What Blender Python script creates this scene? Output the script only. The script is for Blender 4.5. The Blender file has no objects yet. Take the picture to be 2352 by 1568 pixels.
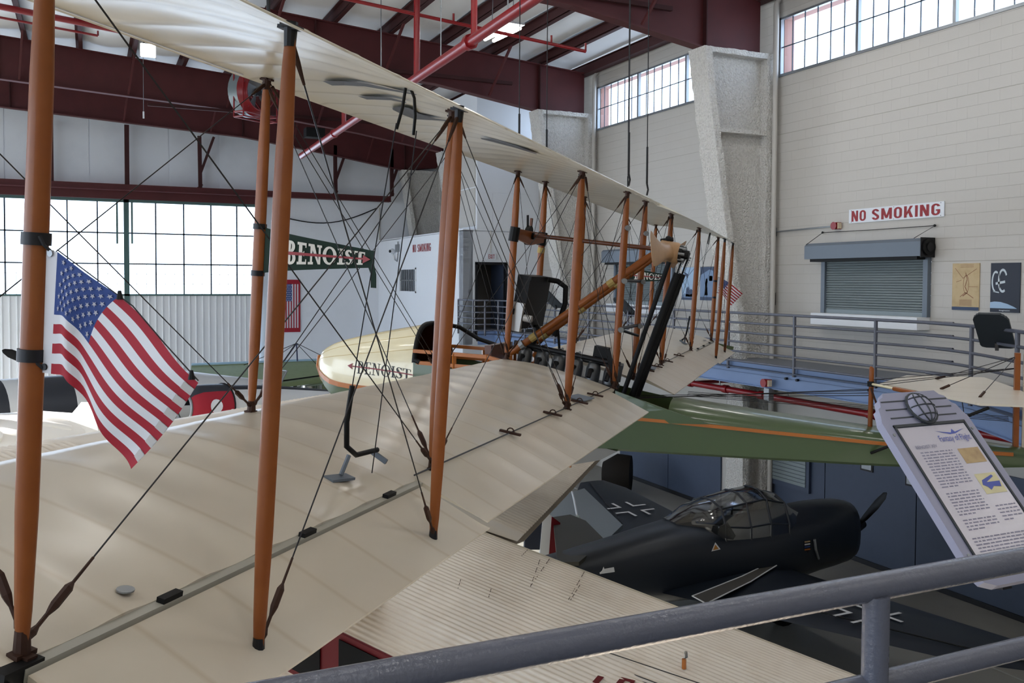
import bpy, bmesh, math, random
from mathutils import Vector, Matrix
random.seed(7)
V = Vector
sc = bpy.context.scene
# ---------------------------------------------------------------- camera
EYE = V((0.0, 0.0, 4.8))
F, YAW, PITCH, ROLL, CY = 2091.684, 0.433052629, 0.0331482560, -0.00524952359, 717.0166
fw = V((math.sin(YAW)*math.cos(PITCH), math.cos(YAW)*math.cos(PITCH), -math.sin(PITCH)))
r0 = V((math.cos(YAW), -math.sin(YAW), 0)); d0 = fw.cross(r0)
rt = r0*math.cos(ROLL) + d0*math.sin(ROLL); dn = d0*math.cos(ROLL) - r0*math.sin(ROLL)
cd = bpy.data.cameras.new('camera'); cam = bpy.data.objects.new('camera', cd); sc.collection.objects.link(cam)
cam.matrix_world = Matrix(((rt.x, -dn.x, -fw.x, EYE.x), (rt.y, -dn.y, -fw.y, EYE.y), (rt.z, -dn.z, -fw.z, EYE.z), (0, 0, 0, 1)))
cd.sensor_width = 36; cd.lens = F/2352*36; cd.shift_y = (CY-784)/2352; cd.clip_start = .05; cd.clip_end = 400
sc.camera = cam
# ---------------------------------------------------------------- light
SKY_STRENGTH, EXPOSURE = 5.4, 0.0
ROOF_LAMP_WATTS = 20
w = bpy.data.worlds.new('world'); sc.world = w; w.use_nodes = True
nt = w.node_tree; bg = nt.nodes['Background']
tc = nt.nodes.new('ShaderNodeTexCoord'); sp = nt.nodes.new('ShaderNodeSeparateXYZ'); rp = nt.nodes.new('ShaderNodeValToRGB')
nt.links.new(tc.outputs['Generated'], sp.inputs[0]); nt.links.new(sp.outputs['Z'], rp.inputs[0]); nt.links.new(rp.outputs[0], bg.inputs[0])
rp.color_ramp.elements[0].position = 0.0; rp.color_ramp.elements[0].color = (.74, .86, 1, 1)
rp.color_ramp.elements[1].position = .8; rp.color_ramp.elements[1].color = (.55, .72, 1, 1)
bg.inputs[1].default_value = SKY_STRENGTH
sd = bpy.data.lights.new('sun', 'SUN'); sun = bpy.data.objects.new('sun', sd); sc.collection.objects.link(sun)
sd.energy = 26; sd.angle = .009; sd.color = (1, .95, .87)
sun.rotation_euler = V((math.cos(math.radians(20.7)), .1, -math.sin(math.radians(20.7)))).to_track_quat('-Z', 'Y').to_euler()
sc.view_settings.view_transform = 'Standard'; sc.view_settings.look = 'None'
sc.view_settings.exposure = EXPOSURE; sc.view_settings.gamma = 1; sc.view_settings.use_curve_mapping = False
sc.cycles.use_denoising = True; sc.cycles.max_bounces = 10; sc.cycles.diffuse_bounces = 6
sc.cycles.transparent_max_bounces = 16; sc.cycles.caustics_reflective = False; sc.cycles.caustics_refractive = False
# ---------------------------------------------------------------- helpers
def ray(px, py): return rt*((px-1176)/F) + dn*((py-CY)/F) + fw
def onx(px, py, X): d = ray(px, py); return EYE + d*(X/d.x)
def ony(px, py, Y): d = ray(px, py); return EYE + d*(Y/d.y)
def onz(px, py, Z): d = ray(px, py); return EYE + d*((Z-EYE.z)/d.z)
def onp(px, py, p, n): d = ray(px, py); return EYE + d*((p-EYE).dot(n)/d.dot(n))
def srgb(h):
    c = [int(h[i:i+2], 16)/255 for i in (0, 2, 4)]
    return tuple(x/12.92 if x <= .04045 else ((x+.055)/1.055)**2.4 for x in c) + (1,)
def mat(name, col, rough=.5, metal=0, noise=0, nscale=8, bump=0, bscale=60, spec=.5, emit=0, coat=0, dirt=None, trans=0):
    m = bpy.data.materials.new(name); m.use_nodes = True; t = m.node_tree; b = t.nodes['Principled BSDF']
    c = srgb(col) if isinstance(col, str) else tuple(col)+(1,)
    b.inputs['Base Color'].default_value = c; b.inputs['Roughness'].default_value = rough; b.inputs['Metallic'].default_value = metal
    b.inputs['Specular IOR Level'].default_value = spec; b.inputs['Coat Weight'].default_value = coat
    if emit: b.inputs['Emission Color'].default_value = c; b.inputs['Emission Strength'].default_value = emit
    if trans: b.inputs['Subsurface Weight'].default_value = 0
    g = t.nodes.new('ShaderNodeTexCoord')
    if noise:
        n = t.nodes.new('ShaderNodeTexNoise'); n.inputs['Scale'].default_value = nscale; n.inputs['Detail'].default_value = 5
        t.links.new(g.outputs['Object'], n.inputs['Vector'])
        mx = t.nodes.new('ShaderNodeMix'); mx.data_type = 'RGBA'
        d = srgb(dirt) if dirt else tuple(x*.6 for x in c[:3])+(1,)
        mx.inputs['A'].default_value = c; mx.inputs['B'].default_value = d
        mr = t.nodes.new('ShaderNodeMapRange'); mr.inputs[1].default_value = .45; mr.inputs[2].default_value = .8; mr.inputs[3].default_value = 0; mr.inputs[4].default_value = noise
        t.links.new(n.outputs['Fac'], mr.inputs[0]); t.links.new(mr.outputs[0], mx.inputs['Factor']); t.links.new(mx.outputs['Result'], b.inputs['Base Color'])
    if bump:
        n2 = t.nodes.new('ShaderNodeTexNoise'); n2.inputs['Scale'].default_value = bscale; n2.inputs['Detail'].default_value = 4
        bp = t.nodes.new('ShaderNodeBump'); bp.inputs['Strength'].default_value = bump; bp.inputs['Distance'].default_value = .02 if bump < 1 else .09
        t.links.new(g.outputs['Object'], n2.inputs['Vector']); t.links.new(n2.outputs['Fac'], bp.inputs['Height']); t.links.new(bp.outputs[0], b.inputs['Normal'])
    return m
def glass_mat(name, tint=(.93, .96, 1), gloss=.06, rough=.02):
    m = bpy.data.materials.new(name); m.use_nodes = True; t = m.node_tree; t.nodes.clear()
    o = t.nodes.new('ShaderNodeOutputMaterial'); a = t.nodes.new('ShaderNodeBsdfTransparent'); g = t.nodes.new('ShaderNodeBsdfGlossy'); x = t.nodes.new('ShaderNodeMixShader'); fr = t.nodes.new('ShaderNodeLayerWeight'); pw = t.nodes.new('ShaderNodeMath'); pw.operation = 'POWER'; pw.inputs[1].default_value = 4; ml = t.nodes.new('ShaderNodeMath'); ml.operation = 'MULTIPLY_ADD'; ml.inputs[1].default_value = .6; ml.inputs[2].default_value = gloss*.4
    a.inputs[0].default_value = tint + (1,); g.inputs['Roughness'].default_value = rough; fr.inputs[0].default_value = .5
    t.links.new(fr.outputs['Facing'], pw.inputs[0]); t.links.new(pw.outputs[0], ml.inputs[0]); t.links.new(ml.outputs[0], x.inputs[0]); t.links.new(a.outputs[0], x.inputs[1]); t.links.new(g.outputs[0], x.inputs[2]); t.links.new(x.outputs[0], o.inputs[0])
    return m
class MB:
    def __init__(s): s.v = []; s.f = []; s.mi = []; s.uv = {}
    def add(s, vs, fs, mi=0):
        o = len(s.v); s.v += [V(p) for p in vs]
        for f in fs: s.f.append([i+o for i in f]); s.mi.append(mi)
        return s
    def poly(s, pts, mi=0): return s.add(pts, [list(range(len(pts)))], mi)
    def bx(s, x0, x1, y0, y1, z0, z1, mi=0):
        return s.add([(x0, y0, z0), (x1, y0, z0), (x1, y1, z0), (x0, y1, z0), (x0, y0, z1), (x1, y0, z1), (x1, y1, z1), (x0, y1, z1)],
                     [(3, 2, 1, 0), (4, 5, 6, 7), (0, 1, 5, 4), (1, 2, 6, 5), (2, 3, 7, 6), (3, 0, 4, 7)], mi)
    def obox(s, c, ax, ay, az, mi=0):   # centre and three half-axes
        c = V(c); P = [c + ax*i + ay*j + az*k for k in (-1, 1) for i, j in ((-1, -1), (1, -1), (1, 1), (-1, 1))]
        return s.add(P, [(3, 2, 1, 0), (4, 5, 6, 7), (0, 1, 5, 4), (1, 2, 6, 5), (2, 3, 7, 6), (3, 0, 4, 7)], mi)
    def bar(s, a, b, w, h, up=V((0, 0, 1)), mi=0):
        a, b = V(a), V(b); d = (b-a); L = d.length; d = d/L; x = d.cross(up)
        if x.length < 1e-4: x = d.cross(V((1, 0, 0)))
        x.normalize(); z = x.cross(d)
        return s.obox((a+b)/2, d*(L/2), x*(w/2), z*(h/2), mi)
    def prism(s, pts, vec, mi=0):
        n = len(pts); vec = V(vec); P = [V(p) for p in pts] + [V(p)+vec for p in pts]
        return s.add(P, [list(range(n))[::-1], list(range(n, 2*n))] + [(i, (i+1) % n, n+(i+1) % n, n+i) for i in range(n)], mi)
    def loft(s, rings, cap=True, mi=0, closed=True):
        n = len(rings[0]); P = [p for r in rings for p in r]; fs = []
        for k in range(len(rings)-1):
            for i in range(n if closed else n-1):
                j = (i+1) % n; fs.append((k*n+i, k*n+j, (k+1)*n+j, (k+1)*n+i))
        if cap and closed: fs.append(list(range(n))[::-1]); fs.append([(len(rings)-1)*n+i for i in range(n)])
        return s.add(P, fs, mi)
    def tube(s, pts, r, n=8, mi=0, cap=True):
        pts = [V(p) for p in pts]; rings = []; x = None
        for i, p in enumerate(pts):
            d = (pts[min(i+1, len(pts)-1)] - pts[max(i-1, 0)]).normalized()
            if x is None:
                x = d.cross(V((0, 0, 1)));
                if x.length < 1e-3: x = d.cross(V((1, 0, 0)))
            x = (x - d*x.dot(d)).normalized(); y = d.cross(x); rr = r[i] if isinstance(r, (list, tuple)) else r
            rings.append([p + (x*math.cos(a) + y*math.sin(a))*rr for a in [2*math.pi*k/n for k in range(n)]])
        return s.loft(rings, cap, mi)
    def disc(s, c, nrm, r, th, n=20, mi=0): nrm = V(nrm).normalized(); return s.tube([V(c), V(c)+nrm*th], r, n, mi)
    def ball(s, c, r, n=10, sc3=(1, 1, 1), mi=0):
        rings = []
        for i in range(1, n//2+1):
            a = math.pi*(i-.5)/(n//2); rings.append([V(c)+V((r*sc3[0]*math.sin(a)*math.cos(2*math.pi*k/n), r*sc3[1]*math.sin(a)*math.sin(2*math.pi*k/n), r*sc3[2]*math.cos(a))) for k in range(n)])
        return s.loft(rings, True, mi)
    def grid(s, P, mi=0, flip=False):
        nr, nc = len(P), len(P[0])
        fs = [((i*nc+j), (i*nc+j+1), ((i+1)*nc+j+1), ((i+1)*nc+j)) for i in range(nr-1) for j in range(nc-1)]
        if flip: fs = [f[::-1] for f in fs]
        return s.add([p for r in P for p in r], fs, mi)
ORG = {}
def finish(o, parent, org, props):
    sc.collection.objects.link(o)
    if parent is not None:
        o.parent = parent; o.location = V(org) - ORG[parent.name]
    else: o.location = org
    ORG[o.name] = V(org)
    for k, v in props.items():
        if v is not None: o[k] = v
    return o
def obj(name, mb, m, parent=None, smooth=False, org=None, uvs=None, **props):
    me = bpy.data.meshes.new(name)
    if org is None:
        if parent is not None: org = ORG[parent.name]
        else:
            xs = [p.x for p in mb.v]; ys = [p.y for p in mb.v]; zs = [p.z for p in mb.v]
            org = V(((min(xs)+max(xs))/2, (min(ys)+max(ys))/2, min(zs)))
    org = V(org)
    me.from_pydata([tuple(p-org) for p in mb.v], [], mb.f)
    for mm in (m if isinstance(m, (list, tuple)) else [m]): me.materials.append(mm)
    if any(mb.mi): me.polygons.foreach_set('material_index', mb.mi)
    if uvs is not None:
        l = me.uv_layers.new(name='UVMap')
        for lp in me.loops: l.data[lp.index].uv = uvs[lp.vertex_index]
    bm = bmesh.new(); bm.from_mesh(me); bmesh.ops.recalc_face_normals(bm, faces=bm.faces) if not props.pop('keepn', 0) else None
    bm.to_mesh(me); bm.free()
    if smooth:
        me.polygons.foreach_set('use_smooth', [True]*len(me.polygons))
        if smooth is not True: me.set_sharp_from_angle(angle=math.radians(smooth))
    me.update()
    return finish(bpy.data.objects.new(name, me), parent, org, props)
def thing(name, label, cat, org, group=None, parent=None):
    return finish(bpy.data.objects.new(name, None), parent, V(org), dict(label=label, category=cat, group=group))
def dup(o, name=None, parent=None, loc=None):
    c = o.copy(); sc.collection.objects.link(c); c.parent = parent if parent is not None else o.parent
    if loc is not None: c.location = loc
    ORG[c.name] = ORG[o.name] if loc is None else (V(loc) + (ORG[c.parent.name] if c.parent else V((0, 0, 0))))
    return c
def text_polys(s, size=1.0, bold=0.0, sx=1.0, font=None):
    cu = bpy.data.curves.new('t', 'FONT'); cu.body = s; cu.size = size; cu.offset = bold; cu.align_x = 'CENTER'; cu.align_y = 'CENTER'; cu.resolution_u = 3
    o = bpy.data.objects.new('t', cu); sc.collection.objects.link(o); dg = bpy.context.evaluated_depsgraph_get(); me = bpy.data.meshes.new_from_object(o.evaluated_get(dg))
    vs = [v.co.copy() for v in me.vertices]; fs = [list(p.vertices) for p in me.polygons]
    bpy.data.objects.remove(o); bpy.data.meshes.remove(me); bpy.data.curves.remove(cu)
    for v in vs: v.x *= sx
    return vs, fs
def text_mb(s, c, ux, uy, width, height, bold=0.0, out=.003):   # text fitted into a width x height box centred at c
    vs, fs = text_polys(s, 1.0, bold); xs = [v.x for v in vs]; ys = [v.y for v in vs]
    cx, cy = (min(xs)+max(xs))/2, (min(ys)+max(ys))/2; kx = width/(max(xs)-min(xs)); ky = height/(max(ys)-min(ys))
    ux, uy = V(ux).normalized(), V(uy).normalized(); n = ux.cross(uy)
    mb = MB(); P = [V(c) + ux*((v.x-cx)*kx) + uy*((v.y-cy)*ky) + n*out for v in vs]; mb.add(P, fs)
    return mb
def cut(rects, holes):
    out = list(rects)
    for h in holes:
        nx = []
        for (a, b, c, d) in out:
            if h[0] >= b or h[1] <= a or h[2] >= d or h[3] <= c: nx.append((a, b, c, d)); continue
            if h[0] > a: nx.append((a, h[0], c, d))
            if h[1] < b: nx.append((h[1], b, c, d))
            m0, m1 = max(a, h[0]), min(b, h[1])
            if h[2] > c: nx.append((m0, m1, c, h[2]))
            if h[3] < d: nx.append((m0, m1, h[3], d))
        out = nx
    return out
def lerp(a, b, t): return a + (b-a)*t
def interp(x, xs, ys):
    if x <= xs[0]: return ys[0]
    for i in range(len(xs)-1):
        if x <= xs[i+1]:
            t = (x-xs[i])/(xs[i+1]-xs[i]); return ys[i] + (ys[i+1]-ys[i])*t
    return ys[-1]
def smooth_interp(x, xs, ys):   # Catmull-Rom style through the points
    if x <= xs[0]: return ys[0]
    if x >= xs[-1]: return ys[-1]
    n = len(xs)
    for i in range(n-1):
        if x <= xs[i+1]:
            h = xs[i+1]-xs[i]; t = (x-xs[i])/h
            m0 = (ys[i+1]-ys[i-1])/(xs[i+1]-xs[i-1]) if i > 0 else (ys[1]-ys[0])/(xs[1]-xs[0])
            m1 = (ys[i+2]-ys[i])/(xs[i+2]-xs[i]) if i < n-2 else (ys[-1]-ys[-2])/(xs[-1]-xs[-2])
            return (2*t**3-3*t*t+1)*ys[i] + (t**3-2*t*t+t)*h*m0 + (-2*t**3+3*t*t)*ys[i+1] + (t**3-t*t)*h*m1
UP = V((0, 0, 1)); XA = V((1, 0, 0)); YA = V((0, 1, 0))
# ---------------------------------------------------------------- materials
M = dict(
 cream=mat('cream_block_paint', 'bdb9b3', .55, noise=.25, nscale=1.2, dirt='ada79d'), white=mat('white_block_paint', 'e8ebf0', .5, noise=.2, nscale=1.0, dirt='d2d4d8'),
 joint=mat('joint_paint', 'a7a299', .7), rough=mat('sprayed_fireproofing', 'f2efea', .95, noise=.4, nscale=26, dirt='a29d94', bump=1, bscale=32),
 maroon=mat('maroon_steel', '532426', .55, noise=.4, nscale=2, dirt='3a1a1b', spec=.35), maroon2=mat('maroon_beam_dark', '3c1c1d', .65, noise=.3, spec=.3),
 ceil=mat('white_insulation', 'eff0f2', .7, noise=.2, nscale=.7, dirt='bfc3ca'), floor=mat('painted_floor', '8d8c86', .35, noise=.3, nscale=.8), deck=mat('walkway_deck', '6c7078', .7),
 panel=mat('upper_wall_panel', 'e4e9f0', .3, noise=.3, nscale=.9, dirt='aeb6c2'), siding=mat('white_siding', 'f0f2f5', .4), greenmet=mat('green_window_steel', '4d6a68', .5), darkwin=mat('window_bar_steel', '3c4550', .5),
 blue=mat('blue_grey_steel', '6f86ae', .5, noise=.2, nscale=2), slate=mat('blue_door_paint', '3b465b', .55, noise=.2), rail=mat('rail_paint', '585b68', .26, noise=.25, nscale=14, dirt='52545f', bump=.12, bscale=120),
 shutter=mat('shutter_grey', '7c8689', .4, .2), hood=mat('shutter_hood', '66707c', .45, .1), black=mat('black_metal', '0b0b0d', .55, spec=.25), dark=mat('dark_steel', '1c1c20', .45, .4), red=mat('red_pipe_paint', '8a1a20', .3, noise=.2), sign=mat('sign_white', 'dfe3ea', .5),
 signred=mat('sign_red', '8f151e', .5), steel=mat('galvanised_steel', '8e9296', .4, .7), glass=glass_mat('window_glass'), lamp=mat('lit_lamp', (1, .98, .93), .4, emit=30),
 wood=mat('varnished_spruce', '864a1c', .42, noise=.5, nscale=10, dirt='6f330c', coat=.08, spec=.3), woodd=mat('dark_wood', '57290f', .35, coat=.3), woodl=mat('light_wood', 'a5815c', .5, noise=.4, nscale=16, coat=.05), tape=mat('cord_binding', 'a98f52', .7),
 wire=mat('bracing_wire', '2a292c', .4, .6), rust=mat('rusty_fitting', '3d2418', .6, .4, noise=.5, nscale=40, dirt='171010'), green=mat('green_hull_paint', '435434', .3, noise=.15, nscale=3, dirt='38482a', coat=.3), greend=mat('green_hull_inside', '5d7a4c', .5),
 ply=mat('cream_plywood', 'ded4b4', .22, noise=.3, nscale=4, dirt='cdbb8d', coat=.5), trim=mat('orange_wood_trim', 'a8601e', .35, coat=.3), ink=mat('black_lettering', '15151a', .5), arrow=mat('red_arrow', '7d1a28', .5), penn=mat('green_pennant', '0e281e', .85), pennw=mat('pennant_white', 'dcd9d2', .8),
 cowl=mat('brass_radiator', 'b8b6b4', .35, .3), cyl=mat('cast_cylinder', '6d6f72', .42, .8, noise=.3, nscale=20), flagr=mat('flag_red', '9c1429', .75), flagw=mat('flag_white', 'd7d8de', .75), flagb=mat('flag_blue', '26407f', .75),
 navy=mat('dark_blue_grey_airframe', '151c26', .38, noise=.15, nscale=3), mark=mat('white_marking', 'c9ccd0', .5), silver=mat('aluminium_skin', '9fa6a8', .35, .85), maroond=mat('maroon_stripe', '5d1018', .5, spec=.25), cable=mat('control_cable', '1d1b1c', .5), oily=mat('grease_stain', '3b2f22', .7), perspex=glass_mat('perspex', (.42, .44, .45), .5, .08),
 olive=mat('olive_wing', '7d8a63', .6, noise=.3), ltblue=mat('pale_blue_edge', '9dbdd0', .5), plane_w=mat('white_airframe', 'd3d6d8', .4), charcoal=mat('charcoal_stripe', '262a33', .45), skin=mat('khaki_wing_underside', '4b463c', .6), tan=mat('tan_poster', 'c2ab83', .6, noise=.5, nscale=6, dirt='9a7c4e'),
 night=mat('night_poster', '10182a', .5), postblue=mat('poster_sky', '9db8d4', .5), poster2=mat('poster_grey', '6f87a8', .5), postd=mat('poster_dark', '2b3d5c', .5), paper=mat('sign_sheet', 'c3bfca', .25), board=mat('lectern_board', '8f90a6', .4), boardd=mat('lectern_back', '2d3339', .5), print=mat('print_grey', '8d8ca0', .6), sepia=mat('sepia_photo', 'b39a72', .5, noise=.6, nscale=40, dirt='8a6a52'), navyp=mat('logo_blue', '4d5aa8', .5))
# ================================================================ THE ROOM
XW, YE = 12.0, 32.5                      # right wall, end wall
def roof_z(x): return 10.45 + .0755*(12-x)
def struct(name, mb, m, label=None, **k): return obj(name, mb, m, kind='structure', label=label, **k)
fl = MB(); fl.bx(-40, 13, -9, 34, -.2, 0); struct('floor', fl, M['floor'])
def block_wall(name, axis, coord, u0, u1, v0, v1, holes, m, bu=(None, None), bv=(None, None), sgn=1, thick=.3, ch=.178, bl=.36, lab=None, joints=()):
    """slab with openings plus courses of painted blocks; sgn=+1: the slab lies on the + side of coord"""
    def B(mb, a, b, c, d, p, q, mi=0):
        p, q = coord+sgn*p, coord+sgn*q; lo, hi = min(p, q), max(p, q)
        if axis == 'x': mb.bx(lo, hi, a, b, c, d, mi)
        else: mb.bx(a, b, lo, hi, c, d, mi)
    mb = MB()
    for (a, b, c, d) in cut([(u0, u1, v0, v1)], holes): B(mb, a, b, c, d, .004, thick)
    wall = struct(name, mb, M['joint'] if m is M['cream'] else m, lab)
    a0, a1 = bu[0] if bu[0] is not None else u0, bu[1] if bu[1] is not None else u1
    b0, b1 = bv[0] if bv[0] is not None else v0, bv[1] if bv[1] is not None else v1
    rects = []; k = 0; v = b0
    while v < b1-.02:
        vt = min(v+ch, b1); u = a0 - (bl/2 if k % 2 else 0); g = .0022
        for jz in joints:
            if abs(vt-jz) < ch/2: g = .009
        while u < a1:
            q = (max(u, a0)+.0004, min(u+bl, a1)-.0004, v+.0022, vt-g)
            if q[1]-q[0] > .02: rects += [(x, k) for x in cut([q], holes)]
            u += bl
        v = vt; k += 1
    def dist(r):
        (a, b, c, d), _ = r; p = V((coord, (a+b)/2, (c+d)/2)) if axis == 'x' else V(((a+b)/2, coord, (c+d)/2))
        q = p-EYE; z = q.dot(fw); vis = z > 0 and abs(q.dot(rt)/z) < .565 and -.42 < q.dot(dn)/z + (717-784)/F < .40
        return (0 if vis else 1, z)
    rects.sort(key=dist); first = None; cache = {}
    rest = MB()
    for i, ((a, b, c, d), _) in enumerate(rects):
        if i < 300 and dist(((a, b, c, d), 0))[0] == 0:
            key = (round(b-a, 3), round(d-c, 3)); ctr = V((coord, a, c)) if axis == 'x' else V((a, coord, c))
            if key not in cache:
                t = MB(); B(t, a, b, c, d, 0, .012); cache[key] = obj('block', t, m, wall, org=ctr)
            else: dup(cache[key], parent=wall, loc=ctr-ORG[wall.name])
        else: B(rest, a, b, c, d, 0, .012)
    if rest.v: obj('block_courses', rest, m, wall, kind='stuff')
    return wall
# windows in the right wall: (y far, y near), z
WZ0, WZ1 = 8.74, 9.86
wins = [(13.82, 6.1), (20.74, 14.9), (27.6, 21.9)]
holes = [(b, a, WZ0, WZ1) for a, b in wins] + [(10.25, 12.55, 4.28, 5.5), (17.2, 19.7, 4.28, 5.5)]
wall_right = block_wall('wall_right', 'x', XW, -9, YE+.3, 3.0, roof_z(12), holes, M['cream'], bu=(6.6, 28), bv=(3.2, 10.4), joints=(5.2, 7.58), lab='long cream painted block wall with high windows')
for n, (a, b) in enumerate(wins):
    f = MB()
    for p in ((b, b+.05, WZ0, WZ1), (a-.05, a, WZ0, WZ1)): f.bx(XW-.015, XW+.06, *p)
    f.bx(XW-.02, XW+.06, b, a, WZ0, WZ0+.05); f.bx(XW-.015, XW+.06, b, a, WZ1-.04, WZ1)
    win = struct('window_%d' % (n+1), f, M['steel'], 'high strip window in the cream wall')
    y = a-1.95
    while y > b+.2: obj('mullion', MB().bx(XW-.01, XW+.06, y-.03, y+.03, WZ0, WZ1), M['steel'], win); y -= 1.95
    rv = MB(); rv.bx(XW+.1, XW+.34, a-.02, a+.3, WZ0-.2, WZ1+.2); rv.bx(XW+.1, XW+.34, b, a, WZ1-.01, WZ1+.3)
    obj('reveal', rv, mat('brick_reveal', 'a07a70', .9), win)
    y = a-.325; gl = None
    while y > b: obj('glazing_bar', MB().bx(XW+.02, XW+.04, y-.007, y+.007, WZ0, WZ1), M['darkwin'], win); y -= .325
    obj('glazing_bar', MB().bx(XW+.02, XW+.04, b, a, (WZ0+WZ1)/2-.009, (WZ0+WZ1)/2+.009), M['darkwin'], win)
    y = a; 
    while y > b+.1:
        for k in (0, 1):
            z0 = WZ0 + k*(WZ1-WZ0)/2; c = V((XW+.03, y, z0))
            if gl is None: gl = obj('pane', MB().bx(XW+.028, XW+.032, y-.325, y, z0, z0+(WZ1-WZ0)/2), M['glass'], win, org=c)
            else: dup(gl, loc=c-ORG[win.name])
        y -= .325
# lower part of the right wall under the walkway: blue-grey sheet with doors
lw = MB(); lw.bx(XW, XW+.3, -9, YE+.3, 0, 3.0); wl = struct('wall_lower', lw, M['cream'], 'pale lower wall with blue-grey doors under the walkway')
for y0, y1 in ((6.3, 8.2), (8.22, 10.4), (10.42, 12.4), (12.42, 14.0), (15.4, 17.3), (17.32, 19.4)):
    p = obj('door_panel', MB().bx(XW-.04, XW, y0, y1, .05, 2.05), M['slate'], wl)
for y0, z0 in ((11.3, 1.62), (10.35, 1.55)):
    f = MB().bx(XW-.06, XW-.03, y0, y0+.27, z0, z0+.34); q = obj('door_window', f, M['dark'], wl); obj('pane', MB().bx(XW-.065, XW-.06, y0+.03, y0+.24, z0+.03, z0+.31), M['steel'], q)
sh = MB().bx(XW-.1, XW-.02, 12.75, 14.0, .95, 1.95); s0 = obj('hatch_frame', sh, M['slate'], wl)
for k in range(12): obj('hatch_slat', MB().bx(XW-.115, XW-.1, 12.83, 13.93, 1.05+k*.07, 1.11+k*.07), M['shutter'], s0)
obj('baseboard_right', MB().bx(XW-.07, XW-.045, 6, 20, 0, .1), M['dark'], kind='structure')
# floor walkway strip and its painted line
obj('trim_1', MB().bx(10.2, 11.95, 4, 26, .002, .02), mat('concrete_strip', '8f8d86', .5, noise=.3, nscale=2), kind='structure', label='pale concrete strip of floor along the lower wall')
# ---- end wall: white blocks right, hangar doors left
DX1 = 5.32
holes_e = []
wall_back = block_wall('wall_back', 'y', YE, DX1, XW, 0, roof_z(4), [], M['white'], bu=(DX1, 9.8), bv=(.5, 10.3), lab='white painted block end wall right of the hangar doors')
wb = MB(); wb.bx(-40, DX1, YE, YE+.3, 7.72, 12.2); up_wall = struct('wall_header', wb, M['panel'], 'blue-grey sheet panels above the hangar doors')
for x in (-9.6, -7.2, -4.8, -2.4, 0, 2.4, 4.0): obj('panel', MB().bx(x+.012, x+(2.376 if x < 2 else 1.56 if x < 4 else 1.3), YE-.03, YE, 7.75, 10.2), M['panel'], up_wall)
# sliding hangar doors with lattice glazing (two leaves)
ZS, ZT = 4.345, 7.33
def px_x(px, py=560): return ony(px, py, YE).x
cols = [px_x(q) for q in (-310, -240, -170, -100, -30, 12, 86, 155, 224)] 
leafA = [px_x(q) for q in (-380, -312, -244, -175, -106, -38, 12, 86, 155, 224, 291)]; leafB = [px_x(q) for q in (291, 357, 421, 483, 542, 592)]
rows = [ZS, ony(300, 606, YE).z, ony(300, 536, YE).z, ZT]
for n, (lf, yy) in enumerate(((leafA, YE-.12), (leafB, YE-.2))):
    x0, x1 = lf[0], lf[-1]; fr = MB()
    for a, b, c, d in ((x0, x1, 0, .12), (x0, x1, ZT, 7.5), (x0, x0+.07, 0, 7.5), (x1-.09, x1, 0, 7.5), (x0, x1, ZS-.06, ZS)): fr.bx(a, b, yy-.05, yy+.05, c, d)
    door = struct('door_%d' % (n+1), fr, M['greenmet'], ('left', 'right')[n] + ' sliding hangar door leaf with a glazed lattice above white ribbed sheet')
    for x in lf[1:-1]: obj('mullion', MB().bx(x-.022, x+.022, yy-.04, yy+.04, ZS, ZT), M['darkwin'], door)
    for z in rows[1:-1]: obj('transom', MB().bx(x0, x1, yy-.04, yy+.04, z-.022, z+.022), M['darkwin'], door)
    for i in range(len(lf)-1):
        for k in range(3):
            pn = obj('pane', MB().bx(lf[i], lf[i+1], yy+.005, yy+.011, rows[k], rows[k+1]), M['glass'], door)
        g = MB()                                        # fine wire guard over the lowest lights
        for q in (1, 2): x = lerp(lf[i], lf[i+1], q/3); g.bx(x-.006, x+.006, yy+.03, yy+.04, ZS, rows[1])
        for q in (1, 2): z = lerp(ZS, rows[1], q/3); g.bx(lf[i], lf[i+1], yy+.03, yy+.04, z-.006, z+.006)
        obj('wire_guard', g, M['steel'], door)
    x = x0+.05; pan = None                              # ribbed sheet panels, each 1.0 m
    while x < x1-.1:
        xe = min(x+1.06, x1-.05); P0, P1 = [], []; nn = int((xe-x)/.2+.5)
        prof = []
        for k in range(max(nn, 1)):
            a = x+(xe-x)*k/max(nn, 1); s = (xe-x)/max(nn, 1)
            prof += [(a, 0), (a+s*.72, 0), (a+s*.80, -.03), (a+s*.92, -.03)]
        prof.append((xe, 0))
        mbp = MB().grid([[(p, yy+q+.01, .12) for p, q in prof], [(p, yy+q+.01, ZS-.05) for p, q in prof]])
        obj('siding_panel', mbp, M['siding'], door); x = xe
    for px in ((269, 303) if n == 0 else (590,)):
        if n == 0 or True: obj('guide_bar', MB().bx(px_x(px)-.03, px_x(px)+.03, yy-.1, yy-.06, ony(px, 560, YE).z, ZT), M['greenmet'], door)
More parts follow.
